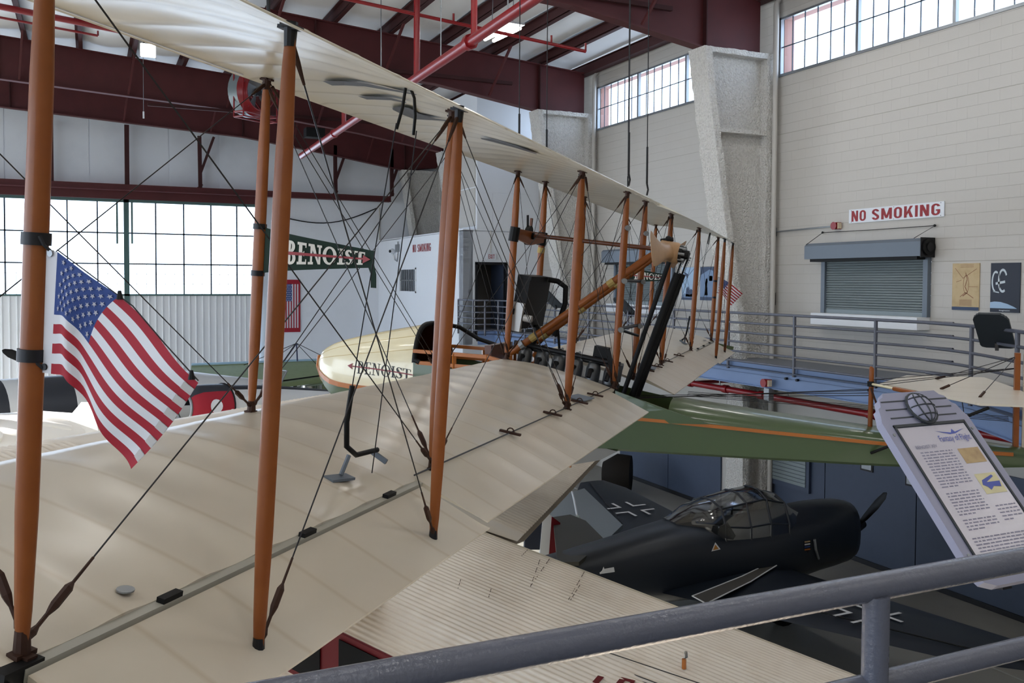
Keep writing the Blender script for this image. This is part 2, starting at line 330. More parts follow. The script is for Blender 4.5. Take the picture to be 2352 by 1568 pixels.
# door head rail: long maroon truss beam
hr = MB(); hr.bx(-14, 9.9, YE-.62, YE-.3, 7.68, 7.72); hr.bx(-14, 9.9, YE-.58, YE-.5, 7.72, 7.84); hr.bx(-14, 9.9, YE-.60, YE-.32, 7.84, 7.88); hr.bx(-14, DX1, YE-.34, YE-.28, 7.42, 7.72)
head = struct('trim_2', hr, M['maroon'], 'long maroon head rail over the hangar doors')
hang = []
for px in (118, 290): x = ony(px, 330, YE).x; obj('hanger_post', MB().bx(x-.07, x+.07, YE-.5, YE-.4, 7.85, 9.8), M['maroon2'], head)
for px in (458, 765, 893):
    x = ony(px, 400, YE).x; t = MB(); t.bar((x-.02, YE-.45, 7.9), (x-.04, YE-.45, 9.6), .12, .12); t.bar((x+.0, YE-.45, 8.4), (x+.42, YE-.45, 9.6), .11, .08); t.bar((x-.12, YE-.45, 7.86), (x+.05, YE-.45, 8.0), .08, .06); obj('hanger_brace', t, M['maroon2'], head)
# small projecting block room with the exit door
BX, BY, BZ = 9.6, 24.1, 6.27
bw = block_wall('wall_room_side', 'x', BX, BY, YE, 0, BZ, [(28.2, 29.9, 4.43, 5.25)], M['white'], bu=(BY, YE), bv=(2.9, BZ), lab='white block side wall of the small corner room')
DXa, DXb = 10.02, 10.93
bf = block_wall('wall_room_front', 'y', BY, BX, XW, 0, BZ, [(DXa, DXb, 3.1, 5.34)], M['white'], bu=(BX+.0, XW), bv=(3.0, BZ), lab='white block front wall of the corner room with the exit door')
struct('ceiling_room', MB().bx(BX, XW, BY, YE, BZ-.02, BZ+.03), M['white'])
ub = MB(); ub.bx(10.02, XW, BY+.02, 26.8, BZ, 10.3); upb = struct('wall_upper_room', ub, M['white'], 'white sheet enclosure above the corner room')
for a, b, c, d in ((10.03, 10.5, 6.3, 7.35), (10.52, 11.9, 6.3, 7.35), (10.03, 11.9, 7.37, 8.9)): obj('panel', MB().bx(a, b, BY, BY+.02, c, d), M['white'], upb)
for a, b, c, d in ((BY+.1, 26.7, 6.4, 7.5), (BY+.1, 26.7, 7.53, 9.5)): obj('panel', MB().bx(10.0, 10.02, a, b, c, d), M['cream'], upb)
dr = MB()
for a, b, c, d in ((DXa-.05, DXa+.02, 3.2, 5.34), (DXb-.02, DXb+.05, 3.2, 5.34), (DXa-.05, DXb+.05, 5.30, 5.37)): dr.bx(a, b, BY-.03, BY+.12, c, d)
d3 = struct('door_3', dr, M['dark'], 'open dark exit doorway in the corner room')
obj('door_leaf', MB().bx(DXb-.05, DXb-.01, BY+.1, BY+.95, 3.2, 5.3), M['slate'], d3)
iw = MB(); iw.bx(BX+.3, XW, BY+1.6, BY+1.7, 3, BZ); struct('wall_corridor', iw, mat('corridor_wall', '6f6c68', .8))
struct('floor_corridor', MB().bx(BX+.3, XW, BY, BY+1.7, 3.32, 3.42), M['deck'])
# barred window
wb4 = MB(); y0, y1, z0, z1 = 28.2, 29.9, 4.43, 5.25
for a, b, c, d in ((y0, y0+.05, z0, z1), (y1-.05, y1, z0, z1), (y0, y1, z0, z0+.05), (y0, y1, z1-.05, z1)): wb4.bx(BX-.03, BX+.1, a, b, c, d)
w4 = struct('window_4', wb4, M['white'], 'small barred window in the side of the corner room')
for k in range(1, 9): y = lerp(y0, y1, k/9); obj('bar', MB().bx(BX-.02, BX+.0, y-.035, y+.035, z0, z1), M['steel'], w4)
obj('bar', MB().bx(BX-.02, BX+.02, y0, y1, (z0+z1)/2-.02, (z0+z1)/2+.02), M['steel'], w4)
obj('pane', MB().bx(BX+.05, BX+.06, y0, y1, z0, z1), M['night'], w4)
# unseen wall behind; unseen left wall, openings shaped to admit sun and sky
struct('wall_behind', MB().bx(-13, XW+.3, -9, -8.7, 0, 12.5), M['cream'], 'cream wall behind the walkway')
wl_ = struct('wall_left', MB().bx(-13.3, -13, -9, YE, 7.8, 12.6).bx(-13.3, -13, -9, 17.3, 0, 3.7).bx(-13.3, -13, 17.3, YE, 4.8, 7.8), M['siding'], 'unseen left sheet wall with openings shaped to let in daylight')
for k in range(20): obj('mullion', MB().bx(-13.2, -13.1, -9+k*2.15, -8.93+k*2.15, 3.7, 7.8), M['darkwin'], wl_)
# ---- roof
cl = MB(); cl.bx(-14, 12.3, -9, YE+.3, 0, .1)
for p in cl.v: p.z += roof_z(p.x) + .2
ceiling = struct('ceiling', cl, M['ceil'], 'sloped roof lined with white insulation sheets')
px0 = 11.78; k = 0
while px0 > -13:
    x = px0; z = roof_z(x)
    t = MB(); t.bx(x-.012, x+.012, -9, YE, z-.02-.2, z-.02); t.bx(x-.012, x+.09, -9, YE, z-.24, z-.2); t.bx(x-.09, x+.012, -9, YE, z-.02, z)
    if k == 0: t.bx(x-.1, x+.12, -9, YE, z-.26, z-.05)
    obj('purlin', t, M['maroon2'], ceiling)
    for y in range(-9, 33, 7):
        ye = min(y+7, YE); P = []
        for i in range(7):
            xx = x-.05-1.24*i/6; sag = .07*math.sin(math.pi*i/6)
            P.append([(xx, lerp(y, ye, j/6), roof_z(xx)+.06-sag-.03*math.sin(math.pi*j/6)) for j in range(7)])
        obj('insulation_sheet', MB().grid(P), M['ceil'], ceiling, smooth=True)
    px0 -= 1.335; k += 1
# ---- rigid frames: maroon beams on sprayed columns
tex = bpy.data.textures.new('lumps', 'CLOUDS'); tex.noise_scale = .12
def lumpy(o, s=.035, lv=5):
    a = o.modifiers.new('s', 'SUBSURF'); a.subdivision_type = 'SIMPLE'; a.levels = a.render_levels = lv
    d = o.modifiers.new('d', 'DISPLACE'); d.texture = tex; d.strength = s; d.mid_level = .5
def frame(y, lab, zt=9.17, drop=0):
    prof = [(11.75, 9.13+drop), (10.40, zt+drop), (7.6, zt+.42+drop), (4.7, 9.76+drop)] + ([(-2.2, 10.15+drop), (-13, 10.95+drop)] if y > 25 else [(3.7, 9.98), (1.0, 10.45), (-2.2, 10.95), (-13, 11.75)])
    top = [(x, roof_z(x)-.24) for x, _ in prof]
    web = MB().prism([(x, y-.01, z) for x, z in prof] + [(x, y-.01, z) for x, z in top[::-1]], (0, .02, 0))
    bm_ = struct('roof_beam', web, M['maroon'], lab)
    for ln in (prof, top):
        t = MB()
        for i in range(len(ln)-1):
            a, b = ln[i], ln[i+1]; t.bar((a[0], y, a[1]), (b[0], y, b[1]), .24, .025)
        obj('flange', t, M['maroon'], bm_)
    for x in (10.42, 4.7, -2.2):
        zb = interp(-x, [-p[0] for p in prof], [p[1] for p in prof]); obj('stiffener', MB().bx(x-.012, x+.012, y-.12, y+.12, zb, roof_z(x)-.25), M['maroon2'], bm_)
    for x in (9.1, 6.43, 3.76, 1.1, -1.6):              # flange braces up to the purlins
        zb = interp(-x, [-p[0] for p in prof], [p[1] for p in prof])
        obj('flange_brace', MB().bar((x-.1, y-.12, zb+.05), (x+.05, y-1.1, roof_z(x)-.22), .05, .05), M['maroon'], bm_)
    if y < 32: obj('angle_rail', MB().bx(1.5, 9.6, y-.2, y-.12, 9.72, 9.8), M['maroon2'], bm_)
    # sprayed column
    zt2 = zt+drop; left = [(10.28, zt2), (10.42, 8.2), (10.62, 7.0), (10.9, 5.3), (11.12, 4.2), (11.25, 3.0), (11.3, 0)]
    t = MB()
    rings = [[(x, y-.25, z), (x+.13, y-.27, z), (x+.15, y+.25, z), (x, y+.25, z)] for x, z in left]
    t.loft(rings); col = struct('column', t, M['rough'], lab.replace('maroon roof beam', 'sprayed concrete-like column under the beam')); lumpy(col, .05, 4)
    t = MB().prism([(x+.1, y-.06, z) for x, z in left] + [(11.85, y-.06, 0), (11.85, y-.06, zt2)], (0, .12, 0)); wbb = obj('web', t, M['rough'], col); lumpy(wbb, .04, 6)
    fo = obj('outer_flange', MB().bx(11.74, 12.0, y-.25, y+.25, 0, zt2), M['rough'], col); lumpy(fo, .05, 6)
    le = obj('ledge', MB().bx(10.55, 11.8, y-.25, y-.02, 7.62, 7.7), M['rough'], col); lumpy(le, .03, 4)
    tp = obj('cap', MB().bx(10.3, 11.95, y-.26, y+.2, zt2-.1, zt2), M['rough'], col); lumpy(tp, .04, 5)
    obj('drain_pipe', MB().tube([(11.86, y-.34, 0), (11.86, y-.34, 10.1), (11.95, y-.34, 10.25)], .05, 8), M['cream'], col, smooth=60)
frame(14.1, 'maroon roof beam nearest the camera at upper right'); frame(21.0, 'maroon roof beam second from the camera'); frame(28.0, 'maroon roof beam third from the camera above the fan', 9.0)
frame(32.0, 'maroon roof beam against the end wall', 8.95, -.1)
# ================================================================ WALKWAY AND RAILING
DECK = 3.42
path = [V((9.42, 24.0, 0)), V((9.42, 22.9, 0)), V((9.5, 22.75, 0)), V((9.95, 22.7, 0)), V((9.96, 9.4, 0)), V((9.9, 8.5, 0)), V((9.6, 7.6, 0)), V((9.15, 6.8, 0)), V((8.6, 5.9, 0)), V((7.9, 4.6, 0)), V((6.6, 2.9, 0)), V((4.6, 1.7, 0)), V((2.9, 1.2, 0)), V((1.9, 1.1, 0)), V((-3.2, 1.09, 0))]
def up(p, z): return V((p.x, p.y, z))
wk = thing('walkway', 'blue-grey raised walkway running along the right wall and under the railing', 'walkway', (9.95, 12, 2.9))
nrm = []
for i, p in enumerate(path):
    d = (path[min(i+1, len(path)-1)] - path[max(i-1, 0)]).normalized(); nrm.append(V((-d.y, d.x, 0)))   # outward, to the wall side
far = [i for i in range(2, len(path))]
t = MB(); outer = []
for i in far:
    p = path[i]; o = V((XW-.02, p.y, 0)) if p.x > 9.9 else p + nrm[i]*(2.1)
    outer.append(o)
def lim(o): return V((min(o.x, XW-.02), o.y, 0))
P = [[up(path[i], DECK-.06) for i in far], [up(lim(o), DECK-.06) for o in outer]]
t.grid(P); t.grid([[p - V((0, 0, .06)) for p in r] for r in P], flip=True); obj('deck', t, M['deck'], wk)
def ribbon(name, off0, z0, z1, th, m, parent):
    rings = []
    for i in far:
        a = path[i] + nrm[i]*off0; b = path[i] + nrm[i]*(off0+th); rings.append([up(a, z0), up(b, z0), up(b, z1), up(a, z1)])
    return obj(name, MB().loft(rings), m, parent)
ribbon('edge_beam', .02, 3.11, 3.38, .02, M['blue'], wk); ribbon('beam_flange', -.05, 3.375, 3.39, .16, M['slate'], wk); ribbon('kick_plate', .05, 3.39, 3.49, .012, M['blue'], wk); ribbon('beam_flange', -.03, 3.10, 3.115, .12, M['blue'], wk)
for y in (23, 21, 19, 17, 15, 13, 11, 9.2): obj('joist', MB().bx(10.0, 11.9, y-.05, y+.05, 3.12, 3.34), M['slate'], wk)
for y in (15.6, 15.35, 13.6, 13.35, 11.2, 10.95, 9.5):
    obj('bolt', MB().tube([(9.93, y, 3.30), (9.98, y, 3.30)], .022, 6), M['dark'], wk)
RT = 4.3
rl = thing('guard_railing', 'grey welded tube railing with six rails curving round the walkway edge', 'railing', (9.95, 12, 3.3))
def smooth_path(pts, n=5):
    out = []
    for i in range(len(pts)-1):
        p0, p1, p2, p3 = pts[max(i-1, 0)], pts[i], pts[i+1], pts[min(i+2, len(pts)-1)]
        if (p2-p1).length > 4 or i < 3: out.append(p1); continue
        for k in range(n):
            s = k/n; out.append(((p1*2) + (p2-p0)*s + (p0*2-p1*5+p2*4-p3)*s*s + (p1*3-p0-p2*3+p3)*s**3)*.5)
    out.append(pts[-1]); return out
spth = smooth_path(path)
for k in range(6):
    obj('rail', MB().tube([up(p, RT-.163*k) for p in spth], .0225 if k == 0 else .019, 12), M['rail'], rl, smooth=60)
posts = [path[0], path[1], V((9.7, 22.73, 0)), V((9.95, 22.4, 0))] + [V((9.955, 20.75-1.62*k, 0)) for k in range(8)] + [V((9.6, 7.6, 0)), V((9.02, 6.58, 0)), V((7.9, 4.6, 0)), V((6.6, 2.9, 0)), V((4.6, 1.7, 0)), V((2.9, 1.2, 0)), V((1.165, 1.09, 0)), V((-.6, 1.09, 0))]
for p in posts: obj('post', MB().tube([up(p, 3.34), up(p, RT-.01)], .022 if p.y < 2 else .026, 12), M['rail'], rl, smooth=60)
# ================================================================ THINGS ON THE RIGHT WALL
NX = V((-1, 0, 0)); UY = V((0, -1, 0))      # reading direction along the right wall is -y
def shutter(y0, y1, z0, z1, lab, hd, sill=True):
    s = thing('roller_shutter', lab, 'shutter', (XW, (y0+y1)/2, z0))
    n = int((z1-z0)/.043); first = None; prof = [(-.008, 0), (-.022, .008), (-.026, .02), (-.020, .034), (-.008, .042)]
    for k in range(n):
        z = z0 + k*.043
        if first is None: first = obj('slat', MB().grid([[(XW-.012+a, y0+.06, z+b) for a, b in prof], [(XW-.012+a, y1-.06, z+b) for a, b in prof]]), M['shutter'], s, org=(XW, y0, z))
        else: dup(first, loc=V((XW, y0, z))-ORG[s.name])
    obj('backing', MB().bx(XW+.005, XW+.03, y0, y1, z0, z1), M['shutter'], s)
    for a, b in ((y0-.03, y0+.06), (y1-.06, y1+.03)): obj('guide_rail', MB().bx(XW-.08, XW, a, b, z0-.02, z1+.05), M['hood'], s)
    obj('bottom_bar', MB().bx(XW-.05, XW-.01, y0+.05, y1-.05, z0-.02, z0+.05), M['shutter'], s)
    h0, h1, hz0, hz1 = hd; x = XW-.30
    h = obj('hood', MB().prism([(XW, h0, hz0), (x, h0, hz0), (x, h0, hz1-.05), (x+.05, h0, hz1), (XW, h0, hz1)], (0, h1-h0, 0)), M['hood'], s)
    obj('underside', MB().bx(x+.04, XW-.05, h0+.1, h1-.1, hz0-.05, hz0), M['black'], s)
    e = obj('end_bracket', MB().bx(x-.01, XW, h0-.012, h0, hz0-.02, hz1+.01), M['dark'], s)
    obj('spring_wheel', MB().disc((XW-.15, h0-.012, (hz0+hz1)/2), (0, -1, 0), .13, .03, 20), M['black'], e); obj('wheel_hub', MB().disc((XW-.15, h0-.04, (hz0+hz1)/2), (0, -1, 0), .07, .02, 16), M['dark'], e)
    if sill: obj('counter', MB().bx(XW-.28, XW+.02, y0-.02, y1+.06, z0-.22, z0-.02), M['white'], s)
    return s
shutter(10.28, 12.52, 4.3, 5.45, 'grey roller shutter under the big red no smoking sign', (10.2, 12.74, 5.24, 5.52))
shutter(17.2, 19.68, 4.3, 5.42, 'grey roller shutter behind the propeller and far wing struts', (17.1, 19.95, 5.3, 5.62))
def flat(name, lab, cat, c, w, h, m, th=.012, group=None):      # flat board on the right wall; c=(y,z)
    y, z = c; return obj(name, MB().bx(XW-.004-th, XW-.002, y-w/2, y+w/2, z-h/2, z+h/2), m, label=lab, category=cat, group=group)
def sans(ch):
    r = lambda a, b, c, d: [(a, b), (c, b), (c, d), (a, d)]; s_ = .2; h_ = .15
    def arc(cx, cy, rx, ry, a0, a1, n=8):
        out = []
        for k in range(n):
            q = [((cx+rx*math.cos(a), cy+ry*math.sin(a)), (cx+(rx-s_)*math.cos(a), cy+(ry-h_)*math.sin(a))) for a in (math.radians(lerp(a0, a1, k/n)), math.radians(lerp(a0, a1, (k+1)/n)))]
            out.append([q[0][0], q[1][0], q[1][1], q[0][1]])
        return out
    if ch == 'N': return .66, [r(0, 0, s_, 1), r(.46, 0, .66, 1), [(0, 1), (s_+.03, 1), (.66, 0), (.43, 0)]]
    if ch == 'O': return .62, arc(.31, .72, .31, .28, 0, 180) + arc(.31, .28, .31, .28, 180, 360) + [r(0, .28, s_, .72), r(.42, .28, .62, .72)]
    if ch == 'S': return .6, arc(.3, .73, .3, .27, 10, 235) + arc(.3, .27, .3, .27, -170, 55) + [[(.03, .62), (.2, .72), (.57, .4), (.4, .28)]]
    if ch == 'M': return .84, [r(0, 0, s_, 1), r(.64, 0, .84, 1), [(0, 1), (.22, 1), (.5, .1), (.34, .1)], [(.84, 1), (.62, 1), (.34, .1), (.5, .1)]]
    if ch == 'K': return .66, [r(0, 0, s_, 1), [(.18, .42), (.44, 1), (.66, 1), (.2, .2)], [(.27, .55), (.42, .7), (.68, 0), (.45, 0)]]
    if ch == 'I': return .2, [r(0, 0, s_, 1)]
    if ch == 'G': return .62, arc(.31, .72, .31, .28, 10, 180) + arc(.31, .28, .31, .28, 180, 360) + [r(0, .28, s_, .72), r(.42, .2, .62, .5), r(.32, .38, .62, .5)]
    if ch == 'E': return .5, [r(0, 0, s_, 1), r(0, 0, .5, h_), r(0, 1-h_, .5, 1), r(0, .43, .44, .57)]
    if ch == 'X': return .66, [[(0, 0), (.22, 0), (.66, 1), (.44, 1)], [(.44, 0), (.66, 0), (.22, 1), (0, 1)]]
    if ch == 'T': return .58, [r(.19, 0, .39, 1), r(0, 1-h_, .58, 1)]
def block_text(s, c, ux, uy, width, height, out=.003):
    x = 0; ps = []
    for ch in s:
        w_, p = sans(ch); ps += [[(x+a, b) for a, b in q] for q in p]; x += w_+.16
    x -= .16; ux, uy = V(ux).normalized(), V(uy).normalized(); n = ux.cross(uy); mb = MB()
    for i, q in enumerate(ps): mb.poly([V(c) + ux*((a/x-.5)*width) + uy*((b-.5)*height) + n*(out+.0002*(i % 5)) for a, b in q])
    return mb
# no smoking sign
a, b = onx(1952, 482, XW), onx(2170, 496, XW); c = V((XW-.02, (a.y+b.y)/2, (a.z+onx(1952, 513, XW).z)/2))
W_, H_ = abs(a.y-b.y), 0.235
s = obj('no_smoking_sign', MB().bx(XW-.02, XW-.003, c.y-W_/2, c.y+W_/2, c.z-H_/2, c.z+H_/2), M['sign'], label='large white board reading NO SMOKING in red above the shutter', category='sign')
obj('lettering', block_text('NO', V((XW-.02, c.y+W_*.385, c.z)), UY, UP, W_*.165, H_*.78), M['signred'], s)
obj('lettering', block_text('SMOKING', V((XW-.02, c.y-W_*.115, c.z)), UY, UP, W_*.70, H_*.78), M['signred'], s)
for dy in (-.47, 0, .47):
    for dz in (-.42, .42): obj('screw', MB().disc((XW-.02, c.y+dy*W_, c.z+dz*H_), NX, .006, .004, 6), M['dark'], s)
# hanging cord over the hood
hl, hr_ = onx(1892, 534, XW), onx(2150, 518, XW)
cord = MB().tube([(XW-.3, 12.7, 5.5), (XW-.02, hl.y, hl.z), (XW-.03, (hl.y+hr_.y)/2, hl.z-.01), (XW-.02, hr_.y, hr_.z), (XW-.28, 10.35, 5.52)], .006, 5)
cd_ = obj('hanging_cord', cord, M['wire'], label='thin wire hanging from two hooks above the near shutter hood', category='wire')
for p in (hl, hr_): obj('hook', MB().ball((XW-.03, p.y, p.z), .022, 8), M['dark'], cd_)
# conduit, junction box, horn
cv = thing('electrical_conduit', 'thin grey conduit beside the near column with a branch to the alarm horn', 'conduit', (XW, 13.88, 4.5))
obj('pipe', MB().tube([(XW-.03, 13.9, 4.6), (XW-.03, 13.9, 10.3)], .016, 6), M['steel'], cv, smooth=60); obj('pipe', MB().tube([(XW-.03, 13.9, 5.79), (XW-.03, 12.3, 5.82)], .016, 6), M['steel'], cv, smooth=60)
obj('junction_box', MB().bx(XW-.06, XW, 13.82, 13.98, 5.71, 5.87), M['steel'], cv)
for z in (5.2, 6.6, 7.4, 8.6): obj('strap', MB().bx(XW-.05, XW, 13.86, 13.94, z, z+.03), M['steel'], cv)
def horn(p, lab, n):
    h = thing('alarm_horn', lab, 'alarm', p); p = V(p); t = V((n[0], n[1], 0)); s = V((-n[1], n[0], 0))
    obj('body', MB().obox(p+t*.05, t*.05, s*.06, UP*.06), M['red'], h); obj('bell', MB().tube([p+t*.1, p+t*.13], [.055, .07], 14), M['red'], h, smooth=50); obj('strobe', MB().obox(p+t*.06+s*.075, t*.035, s*.015, UP*.05), M['lampglass'], h)
M['lampglass'] = mat('strobe_lens', 'd9c9ad', .15)
horn((XW, 12.22, 5.82), 'red fire alarm horn at the end of a conduit left of the red lettered sign', (-1, 0))
horn((9.92, 11.55, 3.2), 'red fire alarm horn with hanging grey box on the walkway edge beam', (-1, 0))
pb = onx(1775, 686, XW); ps = thing('pull_station', 'small red fire alarm pull station in a clear cover beside the column', 'alarm', (XW, pb.y, pb.z))
obj('cover', MB().bx(XW-.06, XW-.002, pb.y-.09, pb.y+.09, pb.z-.12, pb.z+.12), M['perspex'], ps); obj('box', MB().bx(XW-.045, XW-.003, pb.y-.06, pb.y+.06, pb.z-.09, pb.z+.09), M['red'], ps); obj('lever', MB().bx(XW-.055, XW-.04, pb.y-.03, pb.y+.03, pb.z-.02, pb.z+.03), M['sign'], ps)
obj('grey_box', MB().bx(9.87, 9.97, 11.5, 11.62, 2.92, 3.11), M['steel'], label='small grey box hanging below the alarm horn on the walkway beam', category='box')
# posters
def poster(lab, TL, TR, BL, m, deco, cap, capt=None):
    a, b, e = onx(*TL, XW), onx(*TR, XW), onx(*BL, XW); w_, h_ = abs(a.y-b.y), a.z-e.z; y, z = (a.y+b.y)/2, (a.z+e.z)/2
    s = obj('poster', MB().bx(XW-.016, XW-.003, y-w_/2, y+w_/2, z-h_/2, z+h_/2), m, label=lab, category='poster')
    q = lambda u, v: V((XW-.0175, y+w_/2-u*w_, z+h_/2-v*h_))
    for pts, mm in deco: obj('print', MB().poly([q(u, v) for u, v in pts]), mm, s)
    if cap: obj('print', MB().poly([q(0, .93), q(1, .93), q(1, 1), q(0, 1)]), cap, s)
    if capt: obj('lettering', text_mb(capt, q(.5, .965), UY, UP, w_*.36, h_*.032, .01, .001), M['sign'], s)
    return q, s
def line(pts, w_): # polyline as quads in uv
    out = []
    for i in range(len(pts)-1):
        (a, b), (c, d) = pts[i], pts[i+1]; L = math.hypot(c-a, (d-b)); nx, ny = -(d-b)/L*w_/2, (c-a)/L*w_/2
        out.append([(a+nx, b+ny), (c+nx, d+ny), (c-nx, d-ny), (a-nx, b-ny)])
    return out
def ell(cx, cy, rx, ry, w_, a0=0, a1=360, n=18): return line([(cx+rx*math.cos(math.radians(lerp(a0, a1, k/n))), cy+ry*math.sin(math.radians(lerp(a0, a1, k/n)))) for k in range(n+1)], w_)
brn = mat('sepia_ink', '8a5a44', .7); pal = mat('poster_white', 'c9d3da', .6)
dec = [(p, brn) for p in ell(.52, .45, .10, .2, .012) + line([(.1, .1), (.4, .32), (.9, .12)], .01) + line([(.5, .2), (.56, .34), (.48, .5), (.58, .62), (.4, .7)], .02) + line([(.3, .72), (.5, .62), (.8, .74)], .014) + line([(.15, .4), (.35, .36)], .008) + line([(.62, .5), (.95, .5)], .007)]
dec += [(p, brn) for k in range(9) for p in line([(.28, .78+.015*k), (.74, .78+.015*k)], .005)] + [(p, brn) for k in range(4) for p in line([(.3, .03+.02*k), (.8, .03+.02*k)], .004)]
poster('tan parchment poster of sketches and handwriting right of the shutter', (2190, 605), (2252, 604), (2187, 711), M['tan'], dec, M['postd'])
dec = [(p, pal) for p in ell(.18, .38, .12, .2, .045, 100, 300) + ell(.42, .36, .14, .22, .05, 60, 330) + line([(.18, .42), (.5, .38)], .05) + line([(.3, .2), (.32, .52)], .02) + line([(.1, .58), (.3, .6)], .02)]
dec += [([(0, .92), (0, .8), (.15, .785), (.35, .79), (.6, .83), (.8, .88), (.92, .92)], M['postblue'])]
poster('dark blue poster of ringed wheels in space above a pale globe', (2278, 604), (2346, 602), (2275, 716), M['night'], dec, M['night'], 'Imagination')
fig = [([(.3, .9), (.35, .66), (.5, .58), (.62, .7), (.7, .66), (.9, .72), (.95, .9)], M['postd']), ([(0, .9), (.2, .8), (.6, .84), (1, .78), (1, .93), (0, .93)], M['poster2']), ([(.1, .12), (.5, .22), (.45, .34), (.3, .26)], M['postd'])] + [(p, M['postd']) for p in line([(.3, .2), (.62, .68)], .02)]
poster('pale blue poster of small figures under a flag, first left of the column', (1568, 614), (1598, 613), (1568, 688), M['postblue'], fig, M['postd'])
fig = [([(0, .25), (.3, .18), (.7, .08), (1, .12), (1, .9), (0, .9)], M['poster2']), ([(.35, .85), (.4, .5), (.45, .35), (.55, .35), (.55, .6), (.6, .85)], M['postd']), ([(.7, .27), (.95, .27), (.95, .42), (.7, .42)], M['flagr'])] + [([(.7, .27+.03*k), (.95, .27+.03*k), (.95, .285+.03*k), (.7, .285+.03*k)], M['pennw']) for k in range(5)]
poster('grey-blue poster of one figure and flag on a slope, nearest the column', (1610, 613), (1640, 612), (1608, 689), M['postd'], fig, M['postd'])
# ---- things on the corner room
s = thing('no_smoking_letters', 'small red NO SMOKING lettering high on the white side wall', 'sign', (BX, 27.5, 5.8))
a, b = onx(948, 570, BX), onx(990, 570, BX); zc = onx(968, 569, BX).z; hh = onx(968, 560, BX).z-onx(968, 578, BX).z; L = a.y-b.y
obj('lettering', block_text('NO', V((BX-.004, a.y-L*.1, zc)), UY, UP, L*.19, hh), M['signred'], s); obj('lettering', block_text('SMOKING', V((BX-.004, a.y-L*.64, zc)), UY, UP, L*.72, hh), M['signred'], s)
p = ony(1129, 589, BY-.1); s = thing('exit_sign', 'white exit sign with red letters over the dark doorway', 'sign', p)
obj('case', MB().bx(p.x-.14, p.x+.14, BY-.1, BY-.04, p.z-.1, p.z+.1), M['sign'], s); obj('lettering', block_text('EXIT', V((p.x, BY-.1, p.z)), XA, UP, .19, .12), M['signred'], s); obj('pipe', MB().tube([(p.x, BY-.04, p.z+.1), (p.x, BY-.04, BZ)], .014, 6), M['cream'], s)
p = onx(901, 577, BX-.12); s = thing('security_camera', 'small white dome camera on a bent conduit beside the barred window', 'camera', p)
obj('housing', MB().ball(p, .1, 10), M['sign'], s, smooth=True); obj('lens', MB().disc(p+V((-.08, -.03, 0)), (-1, -.3, 0), .05, .03, 12), M['black'], s); obj('cable', MB().tube([p, p+V((.08, -.05, -.3)), (BX-.03, p.y-.25, p.z-.35), (BX-.03, p.y-.35, p.z), (BX-.03, p.y-.35, BZ-.1)], .022, 6), M['steel'], s, smooth=60); obj('box', MB().bx(BX-.1, BX, p.y-.45, p.y-.25, BZ-.45, BZ-.2), M['steel'], s)
# conduit on the end wall
obj('wall_conduit', MB().tube([(ony(871, 500, YE).x, YE-.04, .5), (ony(871, 500, YE).x, YE-.04, 7.5)], .025, 6), M['cream'], smooth=60, label='pale vertical conduit in the corner of the white end wall', category='conduit')
pts = []
for k in range(13): s_ = k/12; pts.append(ony(lerp(655, 865, s_), lerp(500, 478, s_)+22*math.sin(math.pi*s_), YE-.004-.09*min(1, 6*s_, 6*(1-s_))))
obj('slack_cable', MB().tube(pts, .02, 5), M['wire'], label='black cable sagging across the white end wall below the head rail', category='cable')
# vertical flag banner on the end wall
def flag_cells(q, m_, parent, vertical=False):
    pass
a, b = ony(648, 642, YE-.05), ony(690, 762, YE-.05); bn = thing('flag_banner', 'stars and stripes banner hanging flat on the white end wall', 'flag', (a.x, YE-.05, b.z)); wd, ht = b.x-a.x, a.z-b.z
Q = lambda u, v, o=0: V((a.x+u*wd, YE-.05-o, a.z-v*ht))
obj('cloth', MB().prism([Q(0, 0), Q(1, 0), Q(1, 1), Q(0, 1)], (0, .01, 0)), M['flagr'], bn)
for k in range(1, 13, 2): obj('stripe', MB().poly([Q(.04+k*.92/13, .085 if k > 6 else .41, .003), Q(.04+(k+1)*.92/13, .085 if k > 6 else .41, .003), Q(.04+(k+1)*.92/13, .92, .003), Q(.04+k*.92/13, .92, .003)]), M['flagw'], bn)
obj('canton', MB().poly([Q(.04, .085, .004), Q(.535, .085, .004), Q(.535, .41, .004), Q(.04, .41, .004)]), M['flagb'], bn)
def star(c, r, ux, uy): return [c + ux*(math.sin(2*math.pi*k/10)*(r if k % 2 == 0 else r*.42)) + uy*(math.cos(2*math.pi*k/10)*(r if k % 2 == 0 else r*.42)) for k in range(10)]
t = MB()
for r in range(9):
    for c in range(6 if r % 2 == 0 else 5): t.poly(star(Q(.08+(c+(.5 if r % 2 else 0))*.083, .105+r*.0355, .006), .022, XA, UP))
obj('star_print', t, M['flagw'], bn)
